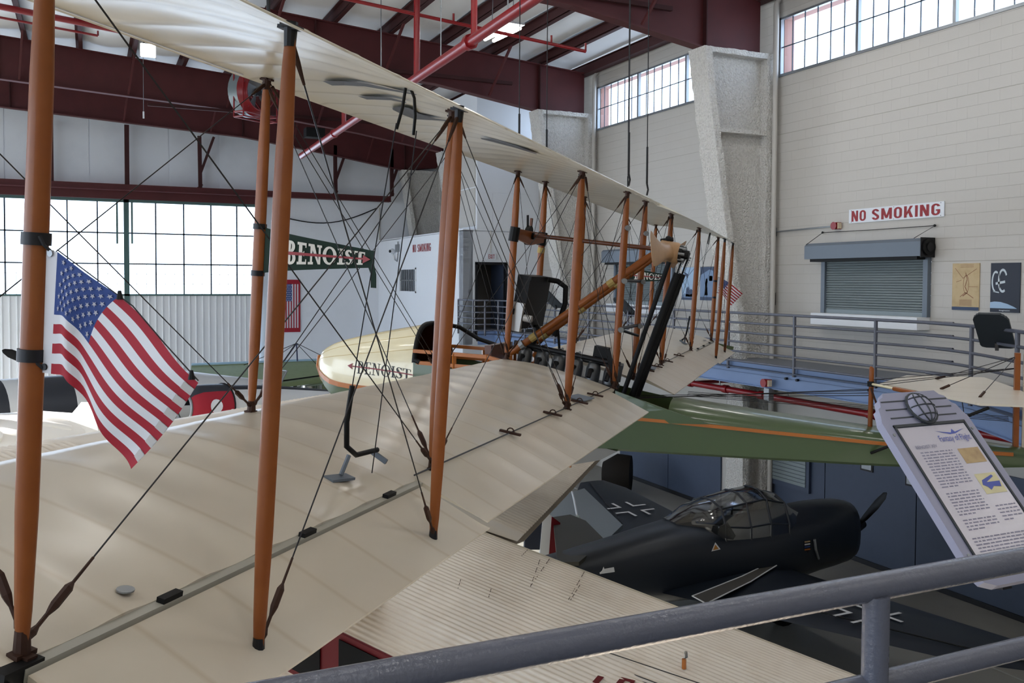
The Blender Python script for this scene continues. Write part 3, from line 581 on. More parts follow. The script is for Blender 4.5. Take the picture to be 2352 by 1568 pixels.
# ================================================================ ROOF FITTINGS
def pipe_thing(name, lab, pts, r, extra=()):
    s = thing(name, lab, 'pipe', pts[0]); obj('pipe', MB().tube(pts, r, 10), M['red'], s, smooth=60)
    for kind, a, b, rr in extra: obj(kind, MB().tube([a, b], rr, 8), M['red'] if kind != 'hanger_rod' else M['steel'], s, smooth=60)
    return s
def at_x(px, py, X): return onx(px, py, X)
A, B = at_x(1230, -5, 5.0), at_x(692, 358, 5.0); zz = (A.z+B.z)/2
d = (B-A).normalized(); A = A - d*1.5
def on_main(px): X = ony(px, 300, 20); k = V((X.x, X.y, 0)); t = 5.0/k.x; return lerp(A, B, (k.y*t-A.y)/(B.y-A.y))
e = [('riser', on_main(957), on_main(957)+V((0, 0, 2.0)), .055), ('riser', on_main(1088), on_main(1088)+V((0, 0, 2.1)), .05), ('riser', on_main(790), on_main(790)+V((0, 0, 1.6)), .05), ('coupling', on_main(1078)-d*.06, on_main(1078)+d*.06, .115), ('coupling', on_main(768)-d*.05, on_main(768)+d*.05, .1)]
e += [('hanger_rod', on_main(p), V((5, on_main(p).y, roof_z(5)-.1)), .01) for p in (1012, 1165, 875)]
pipe_thing('sprinkler_main', 'thick red sprinkler main slanting across the roof above the upper wing', [A, B], .08, e)
Y1 = on_main(957).y; A, B = ony(760, -10, Y1), ony(1345, 118, Y1)
pipe_thing('sprinkler_branch', 'thin red sprinkler branch below the roof with an upturned end, right of the main', [A, B], .03, [('sprinkler_head', lerp(A, B, t), lerp(A, B, t)+V((0, 0, .15)), .02) for t in (.45, .85, 1.0)])
A, B = ony(0, 15, 24), ony(375, 90, 24); pipe_thing('sprinkler_main', 'thick red sprinkler pipe in the upper left behind the big strut', [A-(B-A)*.6, B+(B-A)*.2], .075, [('hanger_rod', lerp(A, B, .5), lerp(A, B, .5)+V((0, 0, .6)), .01)])
A, B = ony(0, 40, 25), ony(225, 82, 25); pipe_thing('sprinkler_branch', 'thin red sprinkler branch at upper left below the thick red pipe', [A-(B-A)*.6, B], .03, [('sprinkler_head', B, B+V((0, 0, .12)), .02)])
A, B = ony(1395, 232, 26), ony(1480, 233, 26); pipe_thing('sprinkler_branch', 'short red sprinkler branch seen through the second roof bay', [ony(1070, 225, 25.5), ony(1102, 236, 25.5)], .03)
p0, p1 = onx(1586, 879, 10.3), onx(2352, 1012, 10.3); p1 = p0 + (p1-p0)*1.3
s = pipe_thing('sprinkler_main', 'dark red sprinkler pipe running under the walkway', [p0, p1], .055, [('coupling', lerp(p0, p1, t)-(p1-p0).normalized()*.06, lerp(p0, p1, t)+(p1-p0).normalized()*.06, .075) for t in (.0, .12, .23, .5)] + [('coupling', p0+V((.0, .0, 0)), p0+V((1.5, 0, .0)), .035)] + [('hanger_rod', lerp(p0, p1, t), lerp(p0, p1, t)+V((0, 0, .32)), .012) for t in (.1, .3, .5, .7)])
# flood light
p = ony(340, 116, 22); s = thing('flood_light', 'small glowing square floodlight hanging in the dark upper left', 'lamp', p)
obj('housing', MB().bx(p.x-.17, p.x+.17, 22, 22.15, p.z-.16, p.z+.16), M['steel'], s); obj('lamp_glass', MB().bx(p.x-.15, p.x+.15, 21.985, 22, p.z-.14, p.z+.14), M['lamp'], s); obj('bracket', MB().bx(p.x-.1, p.x-.06, 22.05, 22.1, p.z+.16, roof_z(p.x)), M['dark'], s)
obj('pull_cord', MB().tube([(p.x-.1, 22.05, p.z-.16), (p.x-.1, 22.05, p.z-1.4)], .006, 4), M['steel'], s); obj('pull_cord', MB().tube([(p.x-.1, 22.05, p.z-1.35), (p.x-.1, 22.05, p.z-1.5)], .02, 6), M['sign'], s)
# fluorescent fixture
a, b = ony(1124, 92, 17.0), None; b = onz(1184, 63, a.z); s = thing('strip_light', 'lit fluorescent fixture with two tubes hanging under the roof', 'lamp', (a+b)/2); d = (b-a); nrmx = V((d.y, -d.x, 0)).normalized()
obj('reflector', MB().bar(a+UP*.09, b+UP*.09, .42, .04), M['sign'], s)
la = bpy.data.lights.new('strip_light_lamp', 'AREA'); la.size = .5; la.energy = ROOF_LAMP_WATTS; lo = bpy.data.objects.new('strip_light_lamp', la); sc.collection.objects.link(lo); lo.parent = s; lo.location = (0, 0, -.06)
for k in (-.1, .1): obj('tube', MB().tube([a+nrmx*k, b+nrmx*k], .035, 8), M['lamp'], s)
for t in (.1, .9): q = lerp(a, b, t); obj('chain', MB().tube([q+UP*.1, q+V((.02, 0, .85))], .008, 4), M['steel'], s)
# the same fixtures over the rest of the hall (above and behind the frame)
rnk = 0
for yy in (-6.0, -1.5, 3.0, 7.5, 11.2):
    for xx in (-10.5, -6.5, -2.5, 1.5, 5.5, 9.5):
        q = V((xx, yy, roof_z(xx)-.9)); t = thing('roof_lamp', 'long roof lamp fixture hung above the walkway side of the hall', 'lamp', q, group='roof lamps over the hall'); rnk += 1
        obj('reflector', MB().bx(q.x-.22, q.x+.22, q.y-.62, q.y+.62, q.z+.05, q.z+.09), M['sign'], t); obj('tube', MB().tube([q+V((0, -.6, .02)), q+V((0, .6, .02))], .03, 8), M['lamp'], t)
        for s_ in (-.5, .5): obj('chain', MB().tube([q+V((0, s_, .09)), q+V((0, s_, .85))], .008, 4), M['steel'], t)
        la = bpy.data.lights.new('roof_lamp_light', 'AREA'); la.shape = 'RECTANGLE'; la.size = .44; la.size_y = 1.24; la.energy = ROOF_LAMP_WATTS; la.color = (1, .97, .92)
        lo = bpy.data.objects.new('roof_lamp_light', la); sc.collection.objects.link(lo); lo.parent = t; lo.location = (0, 0, -.03)
# ceiling fan in a red frame
c = ony(592, 212, 25.2); ax = V((.55, -.80, -.05)).normalized(); sx = V((-ax.y, ax.x, 0)).normalized()*-1; uz = ax.cross(sx)*-1
if uz.z < 0: uz = -uz
s = thing('exhaust_fan', 'large round drum fan in a red frame hung from the roof beam', 'fan', c); R_ = .66
def ringp(o, r, n=28): return [c + ax*o + (sx*math.cos(2*math.pi*k/n) + uz*math.sin(2*math.pi*k/n))*r for k in range(n)]
obj('drum', MB().loft([ringp(-.42, R_), ringp(-.1, R_*.98), ringp(-.1, R_*.95), ringp(-.42, R_*.96)], cap=False), M['shutter'], s, smooth=50)
obj('inlet_ring', MB().loft([ringp(-.1, R_*.98), ringp(.0, R_*.86), ringp(.12, R_*.76), ringp(.12, R_*.72), ringp(-.05, R_*.8)], cap=False), M['red'], s, smooth=50)
for k in range(5):
    a_ = 2*math.pi*k/5; e1 = sx*math.cos(a_)+uz*math.sin(a_); e2 = -sx*math.sin(a_)+uz*math.cos(a_); P = []
    for r in (.1, .3, .52): P.append([c - ax*.05 + e1*r + e2*q*(.1+.22*r) + ax*q*.10 for q in (-1, -.3, .4, 1)])
    obj('blade', MB().grid(P), M['steel'], s, smooth=True)
obj('hub', MB().disc(c - ax*.15, ax, .1, .2, 14), M['dark'], s)
zb = c.z-.72; fr = MB()
cr = [c+sx*i*.6+ax*j for i in (-1, 1) for j in (-.25, .1)]
for q in cr: fr.tube([V((q.x, q.y, zb)), V((q.x, q.y, roof_z(q.x)+.12))], .022, 6)
for z in (zb, zb+.13):
    for a_, b_ in ((0, 2), (1, 3), (0, 1), (2, 3)): fr.tube([V((cr[a_].x, cr[a_].y, z)), V((cr[b_].x, cr[b_].y, z))], .022, 6)
fr.tube([V((cr[0].x, cr[0].y, zb+.1)), V((cr[0].x-1.0, cr[0].y, zb+1.5))], .02, 6)
obj('frame', fr, M['red'], s)
# a dark speaker box under the third beam and roof cables
p = ony(722, 306, 27.5); obj('loudspeaker', MB().bx(p.x-.28, p.x+.28, 27.3, 27.7, p.z-.14, p.z+.14), M['black'], label='small black box hanging below the third roof beam', category='speaker')
def lectern(pos, yaw, tilt, scale, lab, paper):
    """reading board; local u across, v up the slope"""
    s = thing('reading_board', lab, 'sign', pos); pos = V(pos); u = V((math.cos(yaw), math.sin(yaw), 0)); b = V((-u.y, u.x, 0)); v = (b*math.cos(tilt) + UP*math.sin(tilt)); n = u.cross(v); k = scale
    q = lambda a, c, o=0: pos + u*(a*k) + v*(c*k) + n*(o*k)
    out = [(-.5, .12), (-.5, 1.42), (-.47, 1.48), (-.45, 1.55), (-.41, 1.57), (-.38, 1.64), (-.33, 1.66), (-.30, 1.70), (.30, 1.70), (.33, 1.66), (.38, 1.64), (.41, 1.57), (.45, 1.55), (.47, 1.48), (.5, 1.42), (.5, .12), (.46, .04), (.35, .0), (-.35, .0), (-.46, .04)]
    bd = obj('board', MB().prism([q(*p) for p in out], n*(-.07*k)), M['board'] if paper else M['boardd'], s)
    obj('bracket', MB().bar(q(0, .3, -.1), q(0, .2, -.1)-UP*.06, .05*k*2, .03*k*2), M['dark'], s)
    if not paper: return s
    for c in (1.62, 1.54, 1.46): obj('groove', MB().prism([q(-.38, c, .001), q(.38, c, .001), q(.38, c-.012, .001), q(-.38, c-.012, .001)], n*(.002*k)), M['boardd'], bd)
    fr = MB()
    for a0, a1, c0, c1 in ((-.41, -.39, .10, 1.38), (.39, .41, .10, 1.38), (-.41, .41, .10, .12), (-.41, .41, 1.36, 1.385)): fr.prism([q(a0, c0, 0), q(a1, c0, 0), q(a1, c1, 0), q(a0, c1, 0)], n*(.012*k))
    obj('frame_lip', fr, M['boardd'], bd)
    pp = obj('sheet', MB().poly([q(-.385, .12, .004), q(.385, .12, .004), q(.385, 1.355, .004), q(-.385, 1.355, .004)]), M['paper'], s)
    rnd = random.Random(3)
    def para(a0, a1, c, nl, gap=.026):
        t = MB()
        for i in range(nl):
            x = a0; ye = c - i*gap; end = a1 if i < nl-1 else lerp(a0, a1, .5)
            while x < end:
                L = rnd.uniform(.02, .07); L = min(L, end-x); t.poly([q(x, ye, .006), q(x+L, ye, .006), q(x+L, ye-.011, .006), q(x, ye-.011, .006)]); x += L+.012
        obj('print', t, M['print'], pp)
    para(-.30, .06, 1.12, 13); para(-.30, .06, .75, 8); para(-.30, .06, .52, 4); para(-.32, .34, .37, 8); para(.13, .36, .6, 5, .03)
    obj('lettering', text_mb('BENOIST XIV', q(-.2, 1.165, .004), u, v, .24*k, .03*k, .02, .002), M['print'], pp)
    obj('lettering', text_mb('Fantasy of Flight', q(.17, 1.215, .004), u, v, .36*k, .075*k, .0, .002), M['navyp'], pp)
    obj('print', MB().poly([q(.0, 1.30, .006), q(.1, 1.285, .006), q(.17, 1.275, .006), q(.2, 1.31, .006), q(.22, 1.28, .006), q(.34, 1.305, .006), q(.22, 1.265, .006), q(.15, 1.26, .006)]), M['navyp'], pp)
    obj('photo', MB().poly([q(.12, .98, .006), q(.36, .98, .006), q(.36, 1.12, .006), q(.12, 1.12, .006)]), M['sepia'], pp)
    ph = obj('photo', MB().poly([q(.12, .70, .006), q(.36, .70, .006), q(.36, .88, .006), q(.12, .88, .006)]), mat('photo_cream', 'cfc79f', .5), pp)
    for pts in ([(.14, .78), (.16, .82), (.3, .86), (.31, .845), (.2, .80), (.35, .80), (.33, .75), (.25, .76), (.2, .73), (.18, .76)],): obj('print', MB().poly([q(a, c, .008) for a, c in pts]), M['navyp'], pp)
    e = obj('emblem', MB().loft([[q(.14*r*math.cos(t*.3142), 1.52+.14*r*math.sin(t*.3142), h) for t in range(20)] for r, h in ((1, 0), (1, .03), (.85, .055), (.5, .075), (.1, .08))]), M['board'], s, smooth=40)
    g = MB()
    for kk in (-.6, 0, .6):
        r = .136*math.sqrt(1-kk*kk); g.tube([q(.14*kk + .03*kk*math.cos(t*.314), 1.52+r*math.sin(t), .085-.06*abs(math.sin(t))) if 0 else q(.136*kk*math.cos(t), 1.52+.136*math.sin(t), .03+.055*math.cos(t)*math.sqrt(max(0, 1-kk*kk))) for t in [(-1+2*i/10)*1.45 for i in range(11)]], .006*k, 5)
        g.tube([q(.136*math.sin(t)*math.sqrt(1-kk*kk), 1.52+.136*kk, .03+.055*math.cos(t)*math.sqrt(1-kk*kk)) for t in [(-1+2*i/10)*1.45 for i in range(11)]], .006*k, 5)
    g.tube([q(.142*math.cos(t*.3142), 1.52+.142*math.sin(t*.3142), .02) for t in range(21)], .014*k, 6)
    obj('grid_line', g, M['boardd'], e)
    for a, c in ((-.45, 1.3), (.45, 1.3), (-.45, .25), (.45, .25)): obj('screw', MB().disc(q(a, c, 0), n, .014*k, .006*k, 8), M['steel'], bd)
    return s
BL = V((1.6, 1.25, 4.8-.577)); TLv = V((1.6, 1.504, 4.8-.294)); k_ = .276
tl = math.atan2(TLv.z-BL.z, TLv.y-BL.y); vv = (TLv-BL).normalized()
lectern(BL + XA*(k_*.5) - vv*(.12*k_), 0, tl, k_, 'tilted grey reading board with a printed sheet and globe emblem beyond the near railing', True)
p = ony(2290, 782, 7.3); lectern(V((9.35, 7.05, 4.1)), math.radians(90+25), math.radians(40), .36, 'dark back of a tilted reading board on the far curved railing', False)
lectern(ony(1455, 722, 15.9) - UP*.02, math.radians(90+10), math.radians(40), .34, 'dark reading board on the far railing left of the second shutter', False)
lectern(ony(1285, 705, 18.5), math.radians(90+10), math.radians(40), .4, 'dark reading board on the far railing just right of the radiator', False)
# ================================================================ THE FLYING BOAT (local: s span to port, c aft, n up)
FO = V((4.06352, 6.53298, 3.95964)); FS, FC, FN = V((-0.692576, -0.721332, 0.004371)), V((0.710532, -0.683227, -0.168361)), V((0.124431, -0.113497, 0.985716))
q_u1 = 6.07349; q_u2 = 3.95353; q_u3 = 1.79542; q_u4 = 0.38885; q_cf = -0.93625; q_ca = -0.26914; q_a1 = 5.58667; q_a2 = 4.50467; q_dl = 0.00473; q_du = -0.00319; q_stag = -0.17070; q_zf = 0.04272; q_hf = 1.58982; q_cat = -0.09999; q_za = -0.09465; q_ha = 1.48523
def L(s, c, n): return FO + FS*s + FC*c + FN*n
boat = thing('flying_boat', 'cream winged biplane flying boat with wooden struts and green hull hung across the hall', 'airplane', FO)
GAP, STAG = 1.55, q_stag
US = [q_u1, q_u2, q_u3, q_u4, -q_u4, -q_u3, -q_u2, -q_u1]
CF = q_cf
def lowS(i): return L(US[i], 0, q_dl*abs(US[i]))
def uppS(i): return L(US[i], STAG, GAP+q_du*abs(US[i]))
def lowF(i): return L(US[i], CF, q_zf+q_dl*abs(US[i]))
def uppF(i): return L(US[i], CF+STAG, q_hf+q_du*abs(US[i]))
# fabric with rib lines: UV = (span, chord)
def fabric(name, col, stain, ribw=.05, transl=0):
    m = mat(name, col, .34, noise=.35, nscale=1.6, dirt=stain, spec=.5, coat=.25); t = m.node_tree; b = t.nodes['Principled BSDF']
    b.inputs['Coat Roughness'].default_value = .22
    uv = t.nodes.new('ShaderNodeUVMap'); sx = t.nodes.new('ShaderNodeSeparateXYZ'); t.links.new(uv.outputs[0], sx.inputs[0])
    mu = t.nodes.new('ShaderNodeMath'); mu.operation = 'MULTIPLY'; mu.inputs[1].default_value = 1/.305; t.links.new(sx.outputs[0], mu.inputs[0])
    pp = t.nodes.new('ShaderNodeMath'); pp.operation = 'PINGPONG'; pp.inputs[1].default_value = .5; t.links.new(mu.outputs[0], pp.inputs[0])
    mr = t.nodes.new('ShaderNodeMapRange'); mr.inputs[1].default_value = 0; mr.inputs[2].default_value = ribw; mr.inputs[3].default_value = .55; mr.inputs[4].default_value = 0; t.links.new(pp.outputs[0], mr.inputs[0])
    old = b.inputs['Base Color'].links[0].from_socket; mx = t.nodes.new('ShaderNodeMix'); mx.data_type = 'RGBA'; mx.inputs['B'].default_value = srgb(stain)
    t.links.new(old, mx.inputs['A']); t.links.new(mr.outputs[0], mx.inputs['Factor']); t.links.new(mx.outputs['Result'], b.inputs['Base Color'])
    return m
FAB = fabric('doped_linen', 'ccc4b6', 'b3a48d'); FABU = fabric('doped_linen_upper', 'cdc6b4', '94876a', .085)
RIB = .305
LTX = [-1.02, -1.005, -.97, -.936, -.7, -.4, 0, .36]; LTY = [.005, .022, .037, .045, .066, .05, 0, -.10]
def low_top(c): return smooth_interp(c, LTX, LTY)
def low_bot(c): return low_top(c) - smooth_interp(c, [-1.02, -.99, -.9, -.4, 0, .36], [.006, .035, .055, .045, .035, .008])
UBX = [-1.19, -1.17, -1.14, -1.107, -.7, -.171, .0, .19]; UBY = [1.575, 1.583, 1.588, 1.59, 1.605, 1.55, 1.515, 1.468]
def upp_bot(c): return smooth_interp(c, UBX, UBY)
def upp_top(c): return upp_bot(c) + smooth_interp(c, [-1.19, -1.16, -1.06, -.6, -.171, .19], [.008, .04, .055, .045, .035, .006])
def wing(name, s0, s1, c0, c1, top, bot, dih, m, parent, off=0, sag=.010, nc=14, sub=6, skew=0):
    ns = max(2, int(abs(s1-s0)/RIB*sub+.5)); vs = []; uvs = []; rows = []
    for side, fn in ((1, top), (-1, bot)):
        g = []
        for i in range(ns+1):
            s = lerp(s0, s1, i/ns); r = []
            fr = (s/RIB) % 1.0; k = math.sin(math.pi*fr)**.7
            for j in range(nc+1):
                u = j/nc; u = u*u*(3-2*u)*.5+u*.5; c = lerp(c0, c1, u); ce = c + (skew*(1-u)*0)
                edge = min(1, 6*u, 6*(1-u)+.25) if c1 > .1 else min(1, 6*u)
                r.append(L(s, ce, fn(c) + dih*abs(s) + off - side*sag*k*edge)); uvs.append((s, c))
            g.append(r)
        rows.append(g)
    mb = MB(); mb.grid(rows[0]); mb.grid(rows[1], flip=True)
    n0 = (ns+1)*(nc+1)
    for j in range(nc):
        mb.f.append([j, j+1, n0+j+1, n0+j]); mb.mi.append(0); a = ns*(nc+1); mb.f.append([a+j, n0+a+j, n0+a+j+1, a+j+1]); mb.mi.append(0)
    for i in range(ns):
        a, b = i*(nc+1), (i+1)*(nc+1); mb.f.append([a, n0+a, n0+b, b]); mb.mi.append(0); mb.f.append([a+nc, b+nc, n0+b+nc, n0+a+nc]); mb.mi.append(0)
    return obj(name, mb, m, parent, smooth=50, uvs=uvs)
# lower wings, port and starboard, with ailerons outboard
SA = 4.14
for sg in (1, -1):
    lwg = wing('lower_wing', .42*sg, 6.13*sg, -1.02, .012, low_top, low_bot, q_dl, FAB, boat)
    wing('trailing_panel', .62*sg, SA*sg, .006, .345, low_top, low_bot, q_dl, FAB, lwg, nc=6, off=.0, sag=.006)
    wing('aileron', (SA+.02)*sg, 6.1*sg, .05, .365, low_top, low_bot, q_dl, FAB, boat, nc=6, off=-.012, sag=.005)
    gap = MB().bar(L(SA*sg, .02, -.028+q_dl*SA), L(6.1*sg, .02, -.028+q_dl*6.1), .045, .03, FN); obj('rear_spar', gap, mat('spar_dope_grey', '9f9d93', .4), lwg)
    for s in (5.65, 5.0, 4.42): obj('hinge', MB().bar(L((s-.035)*sg, .030, -.006+q_dl*s), L((s+.035)*sg, .030, -.006+q_dl*s), .024, .014, FN), M['black'], lwg)
    obj('end_box', MB().bar(L(6.05*sg, -.01, -.045+q_dl*6), L(6.15*sg, -.01, -.045+q_dl*6), .10, .08, FN), M['black'], lwg)
    obj('tip_plate', MB().bar(L(6.14*sg, -1.0, -.02+q_dl*6), L(6.14*sg, .33, -.06+q_dl*6), .012, .05, FN), M['green'], lwg)
    for s in (2.95, 2.15, 1.5, 1.05):                    # lashings over the control cable
        p = L(s*sg, .005, low_top(.005)+.012+q_dl*s); k = obj('cable_guide', MB().bar(p-FC*.06+FS*.0, p+FC*.06, .02, .012, FN), M['rust'], lwg); obj('guide_loop', MB().tube([p+FN*.005+FC*(.02*math.cos(t*.63))+FN*(.02*math.sin(t*.63)) for t in range(6)], .004, 5), M['rust'], k)
    obj('aileron_cable', MB().tube([L(s*sg, .0, low_top(0)+.008+q_dl*s) for s in (SA, 2.95, 1.795, .5)], .004, 5), M['cable'], lwg)
    obj('inspection_plate', MB().prism([L((1.30+a)*sg, -.04+b, low_top(-.04)+.006) for a, b in ((-.11, -.05), (.11, -.08), (.11, .06), (-.09, .08))], FN*.006), M['hood'], lwg)
    p = L(5.72*sg, -.05, low_top(-.05)+q_dl*5.7); obj('drain_eyelet', MB().disc(p, FN, .022, .004, 14), M['steel'], lwg)
    # control horn, bent tube standing on the wing ahead of the slot
    b0 = L(4.33*sg, -.16, low_top(-.16)+q_dl*4.3); kh = obj('control_horn', MB().tube([b0+FN*.36+FS*.16*sg, b0+FN*.22+FS*.16*sg, b0+FN*.12+FS*.13*sg, b0+FN*.07+FS*.04*sg, b0+FN*.06-FS*.14*sg], .011, 8), M['black'], lwg, smooth=60)
    obj('foot', MB().tube([b0+FN*.08+FS*.1*sg, b0+FN*.01+FS*.14*sg], .009, 6).bar(b0+FS*.10*sg+FC*.02, b0+FS*.2*sg-FC*.02, .06, .01, FN), M['hood'], kh)
    obj('foot', MB().bar(b0-FS*.14*sg-FC*.03+FN*.05, b0-FS*.14*sg+FC*.05+FN*.02, .012, .02, FN), M['hood'], kh)
# upper wing
upw = wing('upper_wing', 6.35, -6.35, -1.19, -.12, upp_top, upp_bot, q_du, FABU, boat)
for sg in (1, -1):
    wing('trailing_panel', .78*sg, 4.10*sg, -.14, .19, upp_top, upp_bot, q_du, FABU, upw, nc=6, sag=.006)
    wing('aileron', 4.14*sg, 6.28*sg, -.10, .20, upp_top, upp_bot, q_du, FABU, boat, nc=6, sag=.005, off=-.004)
    b0 = L(4.55*sg, -.10, upp_bot(-.1)-.005+q_du*4.5); kh = obj('control_horn', MB().tube([b0, b0-FN*.07, b0-FN*.15+FS*.02*sg], .006, 8).tube([b0-FS*.05*sg, b0-FN*.02-FS*.08*sg, b0-FN*.08-FS*.11*sg, b0-FN*.15-FS*.12*sg], .006, 8), M['black'], upw, smooth=60)
# leading edge batten on the near upper wing
for i in range(3):
    obj('edge_strip', MB().bar(L(6.3, -1.192+.012*i, 1.570-.003*i), L(4.05, -1.192+.012*i, 1.575-.003*i), .008, .008, FN), M['sign'], upw)
# dark painted letters on the underside of the upper wing
def decal(pairs, name='underside_marking'):
    P = []
    for a, b in pairs:
        r = []
        for t in (0, .5, 1):
            px, py = lerp(a[0], b[0], t), lerp(a[1], b[1], t); n = 1.57
            for _ in range(4):
                p = onp(px, py, L(0, 0, n), FN); s, c = (p-FO).dot(FS), (p-FO).dot(FC); n = upp_bot(max(-1.19, min(.19, c)))+q_du*abs(s)
            r.append(L(s, c, n-.005))
        P.append(r)
    obj(name, MB().grid(P), mat('letter_dark_grey', '3f4048', .5), upw)
def c2(x, y): return (600+x/2.94, y/2.94)
decal([(c2(415, 540), c2(480, 570)), (c2(560, 540), c2(560, 569)), (c2(720, 556), c2(700, 576)), (c2(860, 585), c2(850, 600)), (c2(1050, 622), c2(1050, 630))])
decal([(c2(655, 643), c2(715, 665)), (c2(760, 643), c2(760, 665)), (c2(880, 655), c2(880, 670)), (c2(980, 680), c2(980, 690))])
decal([(c2(886, 722), c2(890, 735)), (c2(930, 712), c2(960, 770)), (c2(1000, 722), c2(1040, 800)), (c2(1035, 738), c2(1065, 800)), (c2(1065, 760), c2(1110, 803)), (c2(1180, 795), c2(1200, 808)), (c2(1300, 808), c2(1300, 818))])
decal([(c2(1480, 925), c2(1490, 935)), (c2(1560, 935), c2(1570, 955)), (c2(1700, 975), c2(1700, 988)), (c2(1860, 1030), c2(1860, 1035))])
# struts -------------------------------------------------------------------------------------------
def strut(name, a, b, wd, th, m=None, along=None, parent=None, taper=(.5, .72, .95, 1, 1, 1, .95, .72, .5), fit=True):
    a, b = V(a), V(b); d = (b-a).normalized(); x = (along or FC); x = (x - d*x.dot(d)).normalized(); y = d.cross(x); rings = []
    for t, k in zip((0, .06, .2, .4, .5, .6, .8, .94, 1), taper):
        p = lerp(a, b, t); rings.append([p + x*(math.cos(q)*wd/2*k) + y*(math.copysign(abs(math.sin(q))**1.35, math.sin(q))*th/2*k) for q in [2*math.pi*i/16 for i in range(16)]])
    o = obj(name, MB().loft(rings), m or M['wood'], parent or boat, smooth=50)
    if fit:
        for p, e in ((a, d), (b, -d)):
            obj('fitting', MB().tube([p-e*.01, p+e*.05], [.9*wd/2*.75, .8*wd/2*.7], 10).bar(p-FS*.026, p+FS*.026, .03, .010, FN).bar(p-FC*.030-FN*.004, p+FC*.030-FN*.004, .026, .009, FN), M['dark'] if wd < .055 else M['rust'], o)
    return o
SW, ST = .062, .038
ST_near = strut('outer_strut', lowS(0), uppS(0), .056, .046)
for i in (1, 2, 3, 4, 5, 6, 7): strut('rear_strut', lowS(i), uppS(i), .06 if i in (3, 4) else SW, .05 if i in (3, 4) else ST)
fronts = {}
for i in range(8): fronts[i] = strut('front_strut', lowF(i), uppF(i), SW, ST)
AI = {0: (q_a1, 1), 1: (q_a2, 1), 6: (q_a2, -1), 7: (q_a1, -1)}
def lowA(s): return L(s, -q_ca, q_za+.005)
def uppA(s): return L(s, -q_cat, q_ha-.01)
for s, sg in AI.values(): strut('aileron_strut', lowA(s*sg), uppA(s*sg), .052, .036)
for i in (3, 4):                                          # washers and cross bars on the centre struts
    for t in (.30, .55, .82):
        p = lerp(lowS(i), uppS(i), t); obj('washer', MB().disc(p+FC*.02+FS*.01, (FS*.86 + FC*.5), .022, .03, 14), M['steel'], boat)
for t in (.55, .30): obj('cross_bar', MB().tube([lerp(lowS(3), uppS(3), t), lerp(lowS(4), uppS(4), t)], .014, 8), M['dark'], boat)
# bands on the flag struts
def band(a, b, t, w_=.026, r=.0295, m=None): p = lerp(a, b, t); d = (b-a).normalized(); obj('strap', MB().tube([p-d*w_/2, p+d*w_/2], r, 12), m or M['dark'], boat, smooth=50)
for i in (0, 7):
    for py in (.417, .576): band(lowS(i), uppS(i), py)
# bracing wires ------------------------------------------------------------------------------------
WR = .0023
def wirel(a, b, tb=True, r=WR, two=False):
    a, b = V(a), V(b); d = (b-a).normalized(); o = obj('bracing_wire', MB().tube([a, b], r, 5), M['wire'], boat)
    if tb:
        k = 1 if (a-EYE).length < (b-EYE).length else 1
        obj('turnbuckle', MB().tube([a+d*.0, a+d*.03, a+d*.045, a+d*.075, a+d*.09, a+d*.10, a+d*.145, a+d*.16, a+d*.23], [.004, .010, .005, .005, .009, .011, .011, .004, .0035], 6), M['rust'], o); obj('turnbuckle', MB().tube([b-d*.02, b-d*.07, b-d*.13], [.008, .008, .004], 6), M['rust'], o)
    return o
def pair(a, b, off): wirel(a+off, b+off); wirel(a-off, b-off)
e = FC*.022
for i in range(7):
    if i == 3: continue
    inb = (i+1, i) if i < 3 else (i, i+1)                  # inboard, outboard
    for lo, up_ in ((lowS, uppS), (lowF, uppF)):
        (pair if i not in (0, 6) else (lambda a_, b_, c_: wirel(a_, b_)))(lo(inb[0])+FN*.02, up_(inb[1])-FN*.02, e)     # flying wires (double)
        wirel(lo(inb[1])+FN*.02, up_(inb[0])-FN*.02)       # landing wire
for i in range(1, 8):
    wirel(lowS(i)+FN*.02, uppF(i)-FN*.02); wirel(lowF(i)+FN*.02, uppS(i)-FN*.02)
wirel(lowS(0)+FN*.03, uppF(0)-FN*.02)
for sg in (1, -1):
    wirel(lowA(q_a1*sg)+FN*.03, uppA(q_a2*sg)-FN*.02); wirel(lowA(q_a2*sg)+FN*.03, uppA(q_a1*sg)-FN*.02)
    h0 = L(4.33*sg, -.16, low_top(-.16)+q_dl*4.3)+FN*.36+FS*.16*sg; h1 = L(4.55*sg, -.10, upp_bot(-.1)-.15)
    wirel(h0, h1+FS*.03*sg, False); wirel(L(4.33*sg, -.1, .05), h1-FS*.14*sg, False)
for lo, up_ in ((lowS, uppS), (lowF, uppF)): wirel(lo(3), up_(4)); wirel(lo(4), up_(3))
# suspension cables to the roof: the airplane hangs on them
for i, fnn in ((3, uppS), (4, uppS), (1, uppF), (6, uppF), (3, uppF), (4, uppF)):
    p = fnn(i)+FN*.05; t = V((p.x, p.y, roof_z(p.x)-.1)); o = obj('hanging_cable', MB().tube([p+UP*.1, t], .0045, 5), M['wire'], boat)
    obj('hook', MB().tube([p, p+V((.012, 0, .05)), p+UP*.1], .008, 6).tube([p+UP*.1, p+UP*.42], .009, 6), M['dark'], o)
